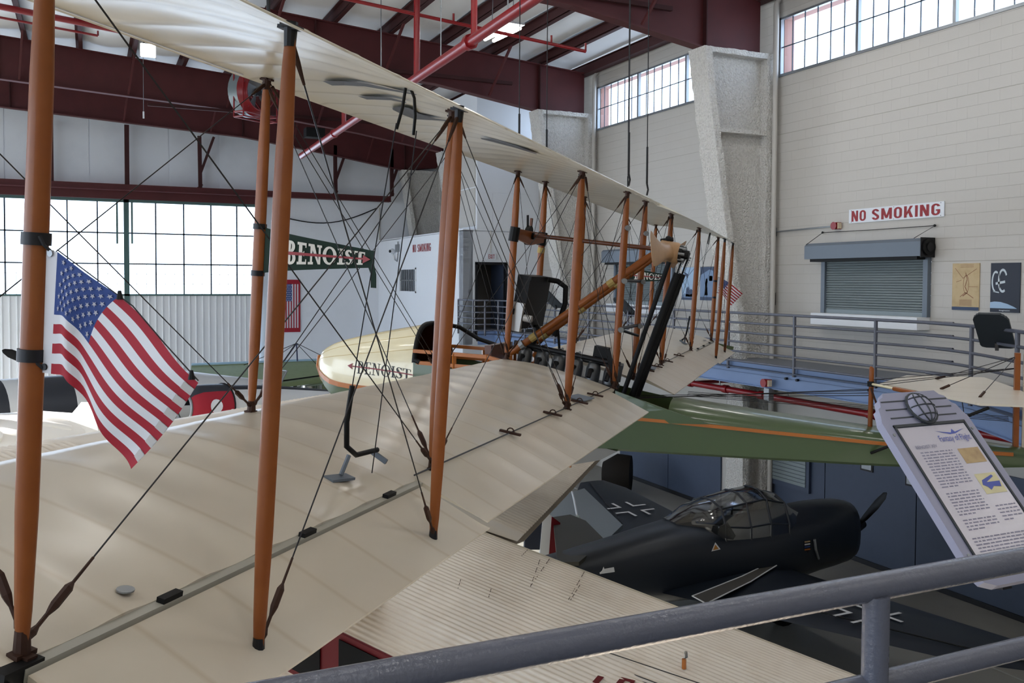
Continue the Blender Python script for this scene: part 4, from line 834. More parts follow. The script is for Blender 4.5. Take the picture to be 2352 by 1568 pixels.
# ================================================================ HULL, ENGINE, PROPELLER, TAIL of the flying boat
HF = V((FC.x, FC.y, 0)).normalized()*-1; HS = V((FS.x, FS.y, 0)).normalized()
def H(t, s, z): p = FO + HF*t + HS*s; return V((p.x, p.y, z))
HT = [2.92, 2.86, 2.7, 2.45, 2.15, 1.8, 1.3, .5, 0, -.4, -1.2, -2.0, -2.6, -3.05]
HW = [.02, .10, .20, .29, .345, .375, .375, .36, .35, .34, .30, .25, .17, .06]
HZC = [3.99, 3.95, 3.885, 3.86, 3.85, 3.84, 3.80, 3.75, 3.72, 3.705, 3.66, 3.615, 3.58, 3.56]
HZK = [3.97, 3.86, 3.70, 3.55, 3.44, 3.36, 3.31, 3.29, 3.44, 3.44, 3.44, 3.44, 3.455, 3.475]
HZT = [4.08, 4.16, 4.235, 4.30, 4.355, 4.42]
def hv(t, A): return smooth_interp(-t, [-x for x in HT[:len(A)]], A)
hull = MB(); rings = []
ts = [2.92, 2.86, 2.78, 2.7, 2.58, 2.45, 2.3, 2.15, 1.95, 1.8, 1.55, 1.3, .9, .5, .38]
def sect(t): w_, c, k = hv(t, HW), hv(t, HZC), hv(t, HZK); return [H(t, w_, c), H(t, w_*.96, lerp(c, k, .6)), H(t, w_*.45, k-.0), H(t, 0, k-.015), H(t, -w_*.45, k), H(t, -w_*.96, lerp(c, k, .6)), H(t, -w_, c)]
hull.loft([sect(t) for t in ts], cap=False, closed=False); hull.poly(sect(.38))
ts2 = [.37, .2, 0, -.4, -.8, -1.2, -1.6, -2.0, -2.3, -2.6, -2.85, -3.05]
def sect2(t): w_, c = hv(t, HW), hv(t, HZC); k = 3.44 if t > -2 else hv(t, HZK); return [H(t, w_, c), H(t, w_*.98, k+.02), H(t, w_*.9, k), H(t, 0, k), H(t, -w_*.9, k), H(t, -w_*.98, k+.02), H(t, -w_, c)]
hull.loft([sect2(t) for t in ts2], cap=False, closed=False); hull.poly(sect2(.37)[::-1])
hl_ = obj('hull', hull, M['green'], boat, smooth=35)
# side walls of the open middle bay
for sg in (1, -1):
    P = []
    for t in (1.78, 1.5, 1.2, .8, .3, -.1, -.42): P.append([H(t, hv(t, HW)*sg, hv(t, HZC)), H(t, (hv(t, HW)-.012)*sg, interp(-t, [-1.78, -1.2, -.3, .42], [4.12, 4.02, 3.93, 3.80]))])
    t_ = MB().grid(P); t_.grid([[p-HS*.012*sg for p in r] for r in P], flip=True); obj('side_panel', t_, M['green'], hl_, smooth=30)
    lg = MB()
    pts = [H(t, (hv(t, HW)-.02)*sg, z) for t, z in ((1.78, 4.2), (1.1, 4.17), (.95, 4.13))]
    for i in range(2): lg.bar(pts[i], pts[i+1], .035, .03)
    lg.bar(H(1.75, (hv(1.75, HW)-.02)*sg, 4.1), H(.85, (hv(.85, HW)-.02)*sg, 4.06), .03, .03)
    for t in (1.4, 1.1, .9): lg.bar(H(t, (hv(t, HW)-.02)*sg, 3.85), H(t, (hv(t, HW)-.02)*sg, 4.19), .03, .03)
    obj('longeron', lg, M['trim'], hl_)
    # chine rub strips
    st = MB(); 
    st.loft([[H(t, (hv(t, HW)+a)*sg, hv(t, HZC)+b) for a, b in ((-.005, -.022), (.012, -.022), (.012, .02), (-.005, .02))] for t in (2.925, 2.9, 2.86, 2.78, 2.7, 2.58, 2.45, 2.3, 2.15, 1.95, 1.8, 1.6)])
    obj('rub_strip', st, M['trim'], hl_); st = MB()
    st.loft([[H(t, (hv(t, HW)+a)*sg, hv(t, HZC)+b) for a, b in ((-.005, -.013), (.012, -.013), (.012, .013), (-.005, .013))] for t in (-.18, -.4, -.8, -1.2, -1.6, -2.0, -2.3, -2.6, -2.9)])
    obj('rub_strip', st, M['trim'], hl_)
stem = MB().tube([H(2.93, 0, 4.1), H(2.945, 0, 4.0), H(2.9, 0, 3.88), H(2.72, 0, 3.69), H(2.5, 0, 3.57), H(2.2, 0, 3.45)], .016, 8); obj('stem', stem, M['trim'], hl_, smooth=60)
# cream plywood foredeck hood
def hood_pt(t, a, o=0):   # a 0 = starboard chine .. 1 = port chine
    w_, c, zt = hv(t, HW), hv(t, HZC), smooth_interp(-t, [-2.92, -2.86, -2.7, -2.45, -2.15, -1.78], [4.07, 4.15, 4.235, 4.30, 4.36, 4.425])
    q = math.pi*a; x = -math.cos(q); y = math.sin(q); ex, ey = .62, .85
    s = math.copysign(abs(x)**ex, x)*w_; z = c + (zt-c)*abs(y)**ey
    p = H(t, s, z)
    if o: n = (HS*(x*.9) + UP*(y+.1)).normalized(); p = p + n*o
    return p
tt = [2.925, 2.9, 2.86, 2.8, 2.72, 2.62, 2.5, 2.38, 2.25, 2.12, 2.0, 1.9, 1.78]
hd_ = obj('foredeck', MB().grid([[hood_pt(t, i/28) for i in range(29)] for t in tt]), M['ply'], boat, smooth=True)
obj('foredeck_lining', MB().grid([[hood_pt(t, i/28, -.012) for i in range(29)] for t in tt], flip=True), M['woodd'], hd_, smooth=True)
for a in (.2, .3, .4, .6, .7, .8):                         # plank seams
    obj('seam', MB().tube([hood_pt(t, a, .0005) for t in tt[1:]], .0025, 4), M['trim'] if 0 else mat('seam_tan', 'c3ae7c', .5) if 'seam_tan' not in bpy.data.materials else bpy.data.materials['seam_tan'], hd_)
obj('coaming', MB().tube([hood_pt(1.775, i/24) for i in range(3, 22)], .022, 8), M['black'], hd_, smooth=60)
for sg in (1, -1):
    obj('coaming', MB().tube([hood_pt(1.775, .86 if sg > 0 else .14), H(1.72, .36*sg, 4.1)] + [H(t, (hv(t, HW)-.01)*sg, z) for t, z in ((1.55, 4.19), (1.4, 4.21), (1.2, 4.2))][:0], .022, 8), M['black'], hd_, smooth=60)
rim = [hood_pt(1.775, .5), hood_pt(1.7, .42), H(1.62, -.3, 4.38), H(1.45, -.36, 4.27), H(1.25, -.37, 4.21), H(1.0, -.37, 4.19)]
obj('coaming', MB().tube(rim, .02, 8), M['black'], hd_, smooth=60)
obj('steering_wheel', MB().tube([H(1.62, .13*math.cos(k*.3142), 4.12+.13*math.sin(k*.3142)) for k in range(21)], .012, 6), M['woodd'], boat)
obj('seat', MB().obox(H(1.35, 0, 3.98), HF*.2, HS*.28, UP*.04).obox(H(1.12, 0, 4.12), HF*.03, HS*.28, UP*.14), M['woodd'], boat)
obj('bulkhead', MB().poly([H(1.76, -.35, 3.9), H(1.76, .35, 3.9), H(1.76, .3, 4.1), H(1.76, -.3, 4.1)]), M['woodd'], hl_)
# lettering on the hood: serif capitals struck through by a red arrow
def glyph(ch, hv_=.06, st=.15):
    r = lambda a, b, c, d: [(a, b), (c, b), (c, d), (a, d)]
    def arc(cx, cy, rx, ry, a0, a1, ws, wt, n=12):
        out = []
        for k in range(n):
            q = []
            for a in (a0+(a1-a0)*k/n, a0+(a1-a0)*(k+1)/n):
                ca, sa = math.cos(math.radians(a)), math.sin(math.radians(a)); q.append(((cx+rx*ca, cy+ry*sa), (cx+(rx-ws)*ca, cy+(ry-wt)*sa)))
            out.append([q[0][0], q[1][0], q[1][1], q[0][1]])
        return out
    if ch == 'B': return .66, [r(.1, 0, .1+st, 1), r(0, 0, .34, hv_), r(0, 1-hv_, .32, 1), r(.2, .52-hv_/2, .32, .52+hv_/2)] + arc(.31, .76, .25, .24, -90, 90, st, hv_) + arc(.33, .265, .29, .265, -90, 90, st, hv_)
    if ch == 'E': return .62, [r(.1, 0, .1+st, 1), r(0, 0, .56, hv_), r(0, 1-hv_, .54, 1), r(.2, .5-hv_/2, .4, .5+hv_/2), r(.5, 0, .56, .24), r(.48, .78, .54, 1), r(.38, .38, .43, .62)]
    if ch == 'N': return .78, [r(.12, 0, .12+hv_, 1), r(.6, 0, .6+hv_, 1), r(0, 0, .3, hv_), r(.5, 1-hv_, .78, 1), r(0, 1-hv_, .2, 1), [(.1, 1), (.1+st*1.2, 1), (.66, 0), (.58, 0)]]
    if ch == 'O': return .84, arc(.42, .5, .41, .52, 0, 360, st, hv_, 24)
    if ch == 'I': return .36, [r(.1, 0, .1+st, 1), r(0, 0, .1*2+st, hv_), r(0, 1-hv_, .2+st, 1)]
    if ch == 'S': return .56, arc(.28, .75, .24, .25, 20, 235, st*.9, hv_, 12) + [[(.06, .72), (.2, .8), (.52, .32), (.38, .22)]] + arc(.28, .255, .26, .265, -155, 50, st*.9, hv_, 12) + [r(.48, .72, .52, .98), r(.02, .02, .06, .3)]
    if ch == 'T': return .66, [r(.25, 0, .25+st, 1), r(.14, 0, .3+st+.05, hv_), r(0, 1-hv_, .66, 1), r(0, .76, .05, 1), r(.61, .76, .66, 1)]
def word(s, gap=.07, **k):
    x = 0; out = []
    for ch in s:
        w_, ps = glyph(ch, **k)
        for p in ps: out.append([(x+a, b) for a, b in p])
        x += w_ + gap
    return x-gap, out
def find_hood(px, py):     # nearest hood parameter under a picture point of the letters
    best = None; d = ray(px, py).normalized()
    for i in range(60):
        t = 2.9-1.1*i/59
        for j in range(40):
            a = .55+.44*j/39; p = hood_pt(t, a); v_ = p-EYE; e_ = (v_ - d*v_.dot(d)).length
            if best is None or e_ < best[0]: best = (e_, t, a)
    return best[1:]
tl_, tr_ = find_hood(700+520/4.276, 650+772/4.276), find_hood(700+1150/4.276, 650+852/4.276); bl_, br_ = find_hood(700+515/4.276, 650+885/4.276), find_hood(700+1130/4.276, 650+940/4.276)
W0, polys = word('BENOIST', .05, hv_=.05, st=.13)
def hl(u, v, o=.003):
    t = lerp(lerp(bl_[0], br_[0], u), lerp(tl_[0], tr_[0], u), v); a = lerp(lerp(bl_[1], br_[1], u), lerp(tl_[1], tr_[1], u), v); return hood_pt(t, a, o)
t_ = MB()
for p in polys:
    q = []
    for i in range(len(p)):
        (a, b), (c, d_) = p[i], p[(i+1) % len(p)]; n = 4 if len(p) == 4 and abs(b-d_) > .3 else 1
        q += [(lerp(a, c, k/n), lerp(b, d_, k/n)) for k in range(n)]
    t_.poly([hl(x/W0, y) for x, y in q])
obj('lettering', t_, M['ink'], hd_)
ar = MB(); n = 16; P = [[hl(lerp(-.1, 1.0, k/n), .50+.05*s, .005) for s in (-1, 1)] for k in range(n+1)]; ar.grid(P)
ar.poly([hl(-.2, .5, .006), hl(-.09, .76, .006), hl(-.115, .5, .006), hl(-.09, .24, .006)]); ar.poly([hl(1.0, .56, .006), hl(1.07, .5, .006), hl(1.0, .44, .006)])
obj('arrow_mark', ar, M['arrow'], hd_)
# aft turtle deck, engine bay floor, cheeks
P = []
for t in (-.42, -.5, -.8, -1.2, -1.6, -2.0, -2.3, -2.6, -2.9, -3.05):
    w_, c = hv(t, HW), hv(t, HZC); zt = interp(-t, [.4, 1.2, 2.0, 3.05], [3.86, 3.77, 3.695, 3.60]); r = []
    for i in range(15): q = math.pi*i/14; x = -math.cos(q); r.append(H(t, math.copysign(abs(x)**.75, x)*w_, c + (zt-c)*math.sin(q)**1.1))
    P.append(r)
obj('turtle_deck', MB().grid(P), M['green'], boat, smooth=40)
obj('bay_lining', MB().poly([H(-.43, .3, 3.5), H(-.43, -.3, 3.5), H(-.43, -.28, 3.8), H(-.43, 0, 3.86), H(-.43, .28, 3.8)]).poly([H(1.7, .33, 3.6), H(1.7, -.33, 3.6), H(-.4, -.3, 3.58), H(-.4, .3, 3.58)]), M['woodd'], hl_)
obj('cheek', MB().prism([H(.0, .33, 3.93), H(-.42, .335, 3.80), H(-.75, .33, 3.70), H(-.45, .335, 3.69), H(0, .345, 3.74)], HS*.015), M['green'], hl_)
p0 = H(-.02, .33, 3.93)
# step fairing under the hull
obj('step_fairing', MB().prism([H(.55, .34, 3.42), H(.38, .345, 3.30), H(.12, .345, 3.36), H(-.02, .34, 3.44), H(.3, .34, 3.5)], HS*-.68), mat('fairing_grey', '77746f', .5), hl_); obj('step_strip', MB().bar(H(.8, .35, 3.315), H(.36, .35, 3.295), .02, .02), M['trim'], hl_)
# engine: six cylinders in a row
en = obj('engine', MB().bar(L(0, -.98, -.14), L(0, -.06, -.14), .26, .2, FN), M['dark'], boat)
first = None
for k in range(6):
    c = L(0, -.90+.155*k, -.04); t_ = MB().tube([c, c+FN*.10, c+FN*.15, c+FN*.17], [.062, .062, .05, .025], 14)
    cy_ = obj('cylinder', t_, M['cyl'], boat, smooth=40)
    obj('valve_spring', MB().tube([c+FN*.165+FS*.03, c+FN*.215+FS*.03], .013, 8), M['dark'], cy_); obj('exhaust_elbow', MB().tube([c+FN*.09+FS*.05, c+FN*.10+FS*.11, c+FN*.04+FS*.14], .02, 8), M['dark'], cy_, smooth=60); obj('cooling_pipe', MB().tube([c+FN*.16, c+FN*.20, c+FN*.21-FS*.05], .012, 6), M['steel'], cy_)
obj('manifold', MB().tube([L(.05, -1.0, .15), L(.05, -.05, .15)], .022, 8), M['dark'], en, smooth=60); obj('manifold', MB().tube([L(-.08, -1.0, .12), L(-.08, -.05, .12)], .03, 8), M['steel'], en, smooth=60)
obj('oil_tank', MB().bar(L(-.02, -.30, .19), L(-.02, -.18, .19), .1, .14, FN), M['black'], en); obj('fuel_filter', MB().tube([L(.02, -.08, .0), L(.02, -.08, .14)], .05, 12), M['cyl'], en)
obj('chain_cover', MB().bar(L(.06, -.18, .26), L(.06, -.04, -.05), .05, .035), M['black'], en)
# radiator
rd = obj('radiator', MB().obox(L(0, -.93, .51), FS*.30, FC*.055, FN*.205), M['black'], boat)
for k in range(9): obj('radiator_tube', MB().obox(L(-.26+.065*k, -.985, .51), FS*.012, FC*.004, FN*.19), M['dark'], rd)
obj('header_tank', MB().obox(L(0, -.93, .73), FS*.29, FC*.06, FN*.02), M['black'], rd); obj('side_tank', MB().obox(L(.315, -.93, .40), FS*.03, FC*.05, FN*.12), M['cowl'], rd)
obj('filler', MB().tube([L(.31, -.87, .40), L(.31, -.80, .40)], .03, 12), M['cowl'], rd)
obj('hose', MB().tube([L(-.18, -.86, .73), L(-.2, -.78, .73), L(-.2, -.70, .69), L(-.2, -.68, .55), L(-.18, -.72, .25)], .024, 8), M['black'], rd, smooth=60)
obj('hose', MB().tube([L(-.05, -.86, .33), L(-.05, -.84, .26), L(-.02, -.88, .1)], .03, 8), M['black'], rd, smooth=60); obj('hose', MB().tube([L(-.2, -.7, .3), L(-.22, -.66, .12), L(-.15, -.55, .05), L(-.08, -.5, .09)], .012, 6), M['black'], rd, smooth=60)
for s in (.36, -.36): obj('mount', MB().bar(L(s, -1.0, .44), L(s*.8, -.93, .44), .05, .05, FN), M['black'], rd)
# drive shaft, cross beam, sprocket
cb = lerp(lowF(3), uppF(3), .66); ce = lerp(lowF(4), uppF(4), .66)
obj('cross_beam', MB().prism([cb+FN*.06, ce+FN*.06, ce-FN*.02, lerp(cb, ce, .5)-FN*.06, cb-FN*.02], FC*.03), M['wood'], boat)
for q in (cb, ce): obj('clamp', MB().tube([q-FN*.05, q+FN*.07], .042, 10), M['black'], boat)
PH = L(0, .21, 1.14)                                       # propeller hub
s0 = L(.0, -1.12, 1.085); obj('drive_shaft', MB().tube([s0, L(0, .10, 1.15)], .019, 10), M['woodd'], boat, smooth=60)
sp_ = obj('sprocket', MB().disc(s0+FC*.05, FC, .085, .03, 20).tube([s0-FC*.04, s0+FC*.12], .03, 10), M['black'], boat); obj('lever', MB().bar(s0+FC*.06, s0+FC*.04+FN*.17+FS*.03, .02, .02), M['dark'], sp_); obj('lever', MB().bar(s0+FC*.06-FS*.06, s0+FC*.04+FN*.15-FS*.09, .02, .02), M['woodd'], sp_)
for s in (.17, -.2):
    a, b = L(s, -1.0, .05), L(s*.5, .06, 1.10); dg = strut('engine_brace', a, b, .06, .045, M['wood'], FN, None, (.8,)+(1,)*7+(.8,), False)
    for q in (.18, .46, .72): p = lerp(a, b, q); d_ = (b-a).normalized(); obj('binding', MB().tube([p-d_*.03, p+d_*.03], .034, 10), M['tape'], dg)
    p = lerp(a, b, .1); obj('clamp', MB().tube([p-(b-a).normalized()*.02, p+(b-a).normalized()*.02], .042, 10), M['steel'], dg)
for i, q in ((4, .42), (4, .6)): p = lerp(lowF(i), uppF(i), q); obj('binding', MB().tube([p-FN*.025, p+FN*.025], .033, 10), M['tape'], fronts[i])
# chain case columns from the engine up to the propeller
for s, r_, c0, c1, top_ in ((.09, .020, .02, .2, 1.06), (-.02, .03, .08, .27, .98), (-.11, .03, .10, .30, .98)):
    cc = obj('chain_case', MB().tube([L(s, c0, -.12), L(s*.8, c1, top_)], r_, 10), M['black'], boat, smooth=60)
    if r_ > .025:
        for q in range(8): p = L(s*.8, c1+.006*q, top_+.02*q); obj('chain_link', MB().obox(p, FS*.012, FC*.006, FN*.006), M['steel'], cc)
        obj('chain', MB().bar(L(s*.8, c1, top_), L(s*.8, c1+.03, top_+.18), .028, .012, FC), M['black'], cc)
obj('case_bracket', MB().tube([lerp(lowS(3), uppS(3), .30), L(.09, .06, .42)], .012, 6), M['dark'], boat)
# propeller
pr = obj('propeller', MB().loft([[PH + FC*o + (FS*math.cos(a)+FN*math.sin(a))*r for a in [2*math.pi*i/18 for i in range(18)]] for o, r in ((-.12, .075), (-.11, .09), (.03, .09), (.05, .08))]), M['woodl'], boat, smooth=45)
for sg in (1, -1):
    rings = []
    for r, ch, th, tw in ((.03, .18, .15, 50), (.12, .15, .10, 42), (.22, .145, .06, 34), (.34, .18, .035, 27), (.47, .225, .024, 22), (.60, .265, .018, 18), (.69, .27, .012, 15), (.735, .20, .006, 14)):
        a = math.radians(tw)*sg; u = FN*math.cos(a) - FC*math.sin(a); v_ = FC*math.cos(a) + FN*math.sin(a); c = PH - FC*.05 + FS*(r*sg)
        rings.append([c + u*(ch/2*math.cos(q)) + v_*(th/2*math.sin(q)) for q in [2*math.pi*i/16 for i in range(16)]])
    obj('blade', MB().loft(rings), M['woodl'], pr, smooth=50)
hb = obj('hub_plate', MB().disc(PH+FC*.05, FC, .07, .025, 18).tube([PH+FC*.07, PH+FC*.13], [.045, .035], 12), M['black'], pr)
for k in range(8): a = k*math.pi/4; p = PH+FC*.05+(FS*math.cos(a)+FN*math.sin(a))*.062; obj('hub_bolt', MB().tube([p, p+FC*.05], .012, 6), M['steel'], hb)
obj('magneto', MB().ball(PH-FC*.06+FN*.105, .028, 10).tube([PH-FC*.12+FN*.08, PH-FC*.02+FN*.11], .018, 8), M['black'], pr)
# tail: posts, stabiliser, rudder
tp = H(-1.93, 0, 3.66); obj('tail_post', MB().loft([[tp + HF*(.018*math.cos(a)) + HS*(.016*math.sin(a)) + UP*z + HF*(-.01*z) for a in [2*math.pi*i/10 for i in range(10)]] for z in (0, .2, .42, .49)] + [[tp + HF*(.008*math.cos(a)) + HS*(.008*math.sin(a)) + UP*.505 for a in [2*math.pi*i/10 for i in range(10)]]]), M['wood'], boat, smooth=50)
obj('post_clamp', MB().tube([tp+UP*.35, tp+UP*.39], .026, 10), M['black'], boat)
zst = 4.02
def T(px, py): return onz(px, py, zst)
q0 = tp+UP*.37; a_, b_ = T(2062, 890), T(2100, 900)
obj('stabilizer_boom', MB().tube([q0, lerp(q0, T(2100, 902), .55)], .010, 8), M['ply'], boat); obj('stabilizer_boom', MB().tube([lerp(q0, T(2100, 902), .55), T(2103, 903)], .016, 8), M['wood'], boat)
ol = [T(2048, 879), T(2100, 885), T(2282, 898), T(2352, 940)]; far_tip = T(2345, 935)
# stabiliser as a real horizontal surface about the hull centreline
sl = MB(); c0 = H(-2.05, 0, zst)
outl = [H(-2.12, .12, zst+.0), H(-2.0, -.1, zst), H(-2.25, -.85, zst), H(-2.85, -.92, zst), H(-2.95, -.1, zst), H(-2.95, .92, zst), H(-2.55, .95, zst)]
sl.prism([p-UP*.008 for p in outl], UP*.016); obj('stabilizer', sl, FAB, boat, uvs=[((p-c0).dot(HS), (p-c0).dot(HF)) for p in sl.v])
tp2 = H(-2.93, 0, 3.55); obj('tail_post', MB().bar(tp2, tp2+UP*.75, .05, .035, HF), M['wood'], boat); obj('rudder', MB().prism([H(-2.97, -.01, 3.5), H(-2.97, -.01, 4.3), H(-3.3, -.01, 4.25), H(-3.5, -.01, 3.9), H(-3.4, -.01, 3.5)], HS*.02), FAB, boat)
for s, t in ((.18, -2.4), (-.6, -2.45), (.6, -2.6)): p = H(t, s, zst+.01); k = obj('guy_wire', MB().tube([p, H(-2.92, 0, 4.27)], .003, 5), M['wire'], boat); obj('turnbuckle', MB().tube([p, lerp(p, H(-2.92, 0, 4.27), .12)], .010, 6), M['rust'], k)
for s, t in ((.5, -2.5), (-.5, -2.4), (.2, -2.3)): obj('guy_wire', MB().tube([H(t, s, zst-.01), H(-2.6, math.copysign(.15, s), 3.62)], .003, 5), M['wire'], boat)
for dz in (.35, .37, .40): obj('control_wire', MB().tube([tp+UP*dz, H(-2.9, .05, 4.15+dz*.1)], .0025, 4), M['wire'], boat)
for dz, s in ((.32, .1), (.3, -.1), (.28, 0), (.33, .16)): obj('control_wire', MB().tube([tp+UP*dz, H(.0, s, 3.84)], .0028, 4), M['wire'], boat)
for z0, s in ((.0, .18), (.01, .2), (.02, .22), (.03, .24)): obj('control_wire', MB().tube([H(-.5, -s, 3.85+z0), H(-2.9, -s*.5, 3.78+z0)], .0022, 4), M['wire'], boat)
obj('tail_strut', MB().tube([H(-1.93, .26, 3.54), H(-2.6, .95, zst-.02)], .011, 8), M['black'], boat, smooth=60); obj('guy_wire', MB().tube([H(-2.03, .1, 3.72), tp+UP*.34+HS*.02], .008, 5), M['rust'], boat)
obj('control_line', MB().tube([H(-2.05, .06, 3.69), tp+UP*.33], .005, 5), M['rust'], boat)
# ================================================================ OTHER AIRCRAFT BELOW
# ---- corrugated airliner passing under the near wing
T0 = V((2.75, 6.59, 2.9)); TD = V((.6, -.8, 0)); TE_ = V((.8, .6, 0)); TS = -.2
def TP(a, l, dz=0): return T0 + TD*a + TE_*l + UP*(TS*a+dz)
tri = thing('corrugated_airliner', 'cream corrugated metal airliner with maroon window band below the near wing', 'airplane', TP(2, -.7, -2))
COR = mat('corrugated_skin', 'cfc6ba', .42, noise=.45, nscale=5, dirt='b5a592', spec=.4)
prof = [(0.02, -1.7), (0.02, -.22), (-.0, -.10), (-.07, -.02), (-.2, .02), (-.55, .0), (-.95, -.09), (-1.25, -.22), (-1.40, -.38), (-1.45, -.46)]
def corr(prof, pitch, amp, step=4):
    pts = []; 
    for i in range(len(prof)-1):
        a, b = V((prof[i][0], prof[i][1], 0)), V((prof[i+1][0], prof[i+1][1], 0)); n_ = max(1, int((b-a).length/(pitch/step)+.5))
        for k in range(n_): pts.append(a.lerp(b, k/n_))
    pts.append(V((prof[-1][0], prof[-1][1], 0))); out = []; s = 0
    for i, p in enumerate(pts):
        d = (pts[min(i+1, len(pts)-1)]-pts[max(i-1, 0)]).normalized(); nn = V((d.y, -d.x, 0))*-1
        if i: s += (pts[i]-pts[i-1]).length
        q = p + nn*(amp*math.sin(2*math.pi*s/pitch)); out.append((q.x, q.y))
    return out
cp = corr(prof[3:], .034, .0042, 6)
def fus(t_, pts, a0, a1, na=2): t_.grid([[TP(lerp(a0, a1, k/na), l, z) for l, z in pts] for k in range(na+1)])
t_ = MB(); fus(t_, cp, -2.6, 6.2, 4); body = obj('fuselage', t_, COR, tri, smooth=True)
t_ = MB(); fus(t_, prof[:5], -3, 6.2); obj('roof_edge', t_, mat('smooth_cream_skin', 'd2cabf', .45), body, smooth=True)
t_ = MB(); fus(t_, [(-1.45, -.45), (-1.455, -.47)], -3, 6.2); obj('seam_strip', t_, M['maroond'], body)
band_ = MB(); fus(band_, [(-1.455, -.46), (-1.46, -.9)], -3, 6.2); bnd = obj('window_band', band_, M['maroond'], body)
for k in range(9): a = -1.75+.78*k; obj('cabin_window', MB().prism([TP(a, -1.461, -.50), TP(a+.62, -1.461, -.50), TP(a+.62, -1.465, -.86), TP(a, -1.465, -.86)], TE_*-.006), mat('cabin_glass', '0c0d0f', .5, spec=.08) if 'cabin_glass' not in bpy.data.materials else bpy.data.materials['cabin_glass'], bnd)
t_ = MB(); fus(t_, corr([(-1.46, -.9), (-1.62, -1.15), (-1.95, -1.35), (-2.0, -2.0)], .034, .005), -3, 6.2); obj('lower_skin', t_, COR, body, smooth=True)
# raised riveted strip along the roof edge
obj('rivet_strip', MB().tube([TP(a, -.17+.01*math.sin(a*9), .012) for a in [k*.15 for k in range(1, 40)]], .009, 5), mat('worn_strip', 'b6ae9d', .7), body)
# cables, drain post, filler, lettering, scuffs
def onroof(px, py, off=.012):
    l = -.7
    for _ in range(6):
        z = [b for b in [smooth_interp(-l, [-p[0] for p in prof[3:]], [p[1] for p in prof[3:]])]][0]
        n = V((-TS*TD.x, -TS*TD.y, 1)); p = onp(px, py, TP(0, 0, z+off), n); l = max(-1.42, min(0, (p-T0).dot(TE_)))
    return p
for a, b in (((866, 1325), (1395, 1504)), ((873, 1336), (1455, 1555)), ((880, 1343), (1440, 1558))):
    A, B = onroof(*a), onroof(*b); A = A+(A-B)*.1; B = B+(B-A)*.6; obj('control_cable', MB().tube([lerp(A, B, k/12)+UP*.018 for k in range(13)], .0035, 5), M['cable'], body)
p = onroof(968, 1492, 0); obj('vent_stub', MB().tube([p, p+UP*.03, p+UP*.045+TD*.02], .012, 8), M['steel'], body)
p = onroof(1571, 1535, 0); k = obj('cable_clip', MB().tube([p, p+UP*.06], .014, 8), M['trim'], body); obj('tag', MB().prism([p+UP*.06, p+UP*.06+TE_*.03+TD*.01, p+UP*.09+TE_*.05, p+UP*.11], TD*.004), M['perspex'], k)
p = onroof(1268, 1577, 0); obj('filler_opening', MB().disc(p+UP*.004, UP+TE_*-.15+TD*.2, .085, .006, 24), M['black'], body)
L0, L1 = onroof(1368, 1528), onroof(1424, 1546); ux = (L1-L0); sz = ux.length; ux = ux/sz; uy = TE_ - ux*TE_.dot(ux) + UP*.1; uy.normalize(); cpt = L0
q = lambda x, y: cpt + ux*(x*sz) + uy*((y-1)*sz*1.15) + UP*.006
for polys_ in ([[(0, .78), (1, .78), (1, 1), (0, 1)], [(.38, 0), (.62, 0), (.62, .8), (.38, .8)]], [[(1.15, 0), (1.38, 0), (1.38, .85), (1.15, .85)], [(1.35, .65), (1.7, .65), (1.7, .85), (1.35, .85)], [(1.55, .4), (1.8, .4), (1.8, .7), (1.6, .7)]], ):
    t_ = MB()
    for pl in polys_: t_.poly([q(x, y) for x, y in pl])
    obj('lettering', t_, M['maroond'], body)
for a, b in (((1332, 1343), (1310, 1378)), ((1240, 1345-60), (1218, 1348)), ((1342, 1313), (1305, 1378)), ((1262, 1283), (1218, 1346)), ((1058, 1330), (1050, 1358)), ((1128, 1352), (1116, 1392)), ((1075, 1222), (1032, 1268)), ((1212, 1262), (1198, 1276))):
    A, B = onroof(*a, .007), onroof(*b, .007); t_ = MB(); n_ = 10
    for k in range(n_):
        if k % 3 < 2: P_, Q_ = lerp(A, B, k/n_), lerp(A, B, (k+.8)/n_); t_.bar(P_, Q_, .004, .002)
    obj('scuff', t_, M['oily'], body, kind='stuff')
# wing: corrugations along the chord, smooth centre section
def te(l): return .0 if l < -1.48 else -.8 if l < .3 else .2-.19*(l-.3)
def twz(u): return .30*math.sin(math.pi*min(1, u*1.0)**.55)*(.9-.55*u)
def twing(name, l0, l1, pitch, amp, m):
    rows = []; n_ = int((l1-l0)/pitch*(6 if amp else 1))+1
    for i in range(n_+1):
        l = lerp(l0, l1, i/n_); r = []
        for j in range(13):
            u = j/12; a = lerp(-3.15, te(l), u); r.append(TP(a, l, lerp(-.02, -.16, u)+twz(u)*.4 + .0 + (amp*math.sin(2*math.pi*(l-l0)/pitch) if amp else 0)))
        rows.append(r)
    mb = MB().grid(rows); mb.grid([[p-UP*(.04+.28*math.sin(math.pi*min(1, .05+j/12*.93))) for j, p in enumerate(r)] for r in (rows[0], rows[-1])], flip=True)
    return obj(name, mb, m, tri, smooth=True)
wgl = twing('wing', -6.5, -1.5, .06, .006, COR); twing('wing', .5, 4.3, .06, .006, COR); twing('wing_centre', -1.5, .5, .1, 0, bpy.data.materials['smooth_cream_skin'])
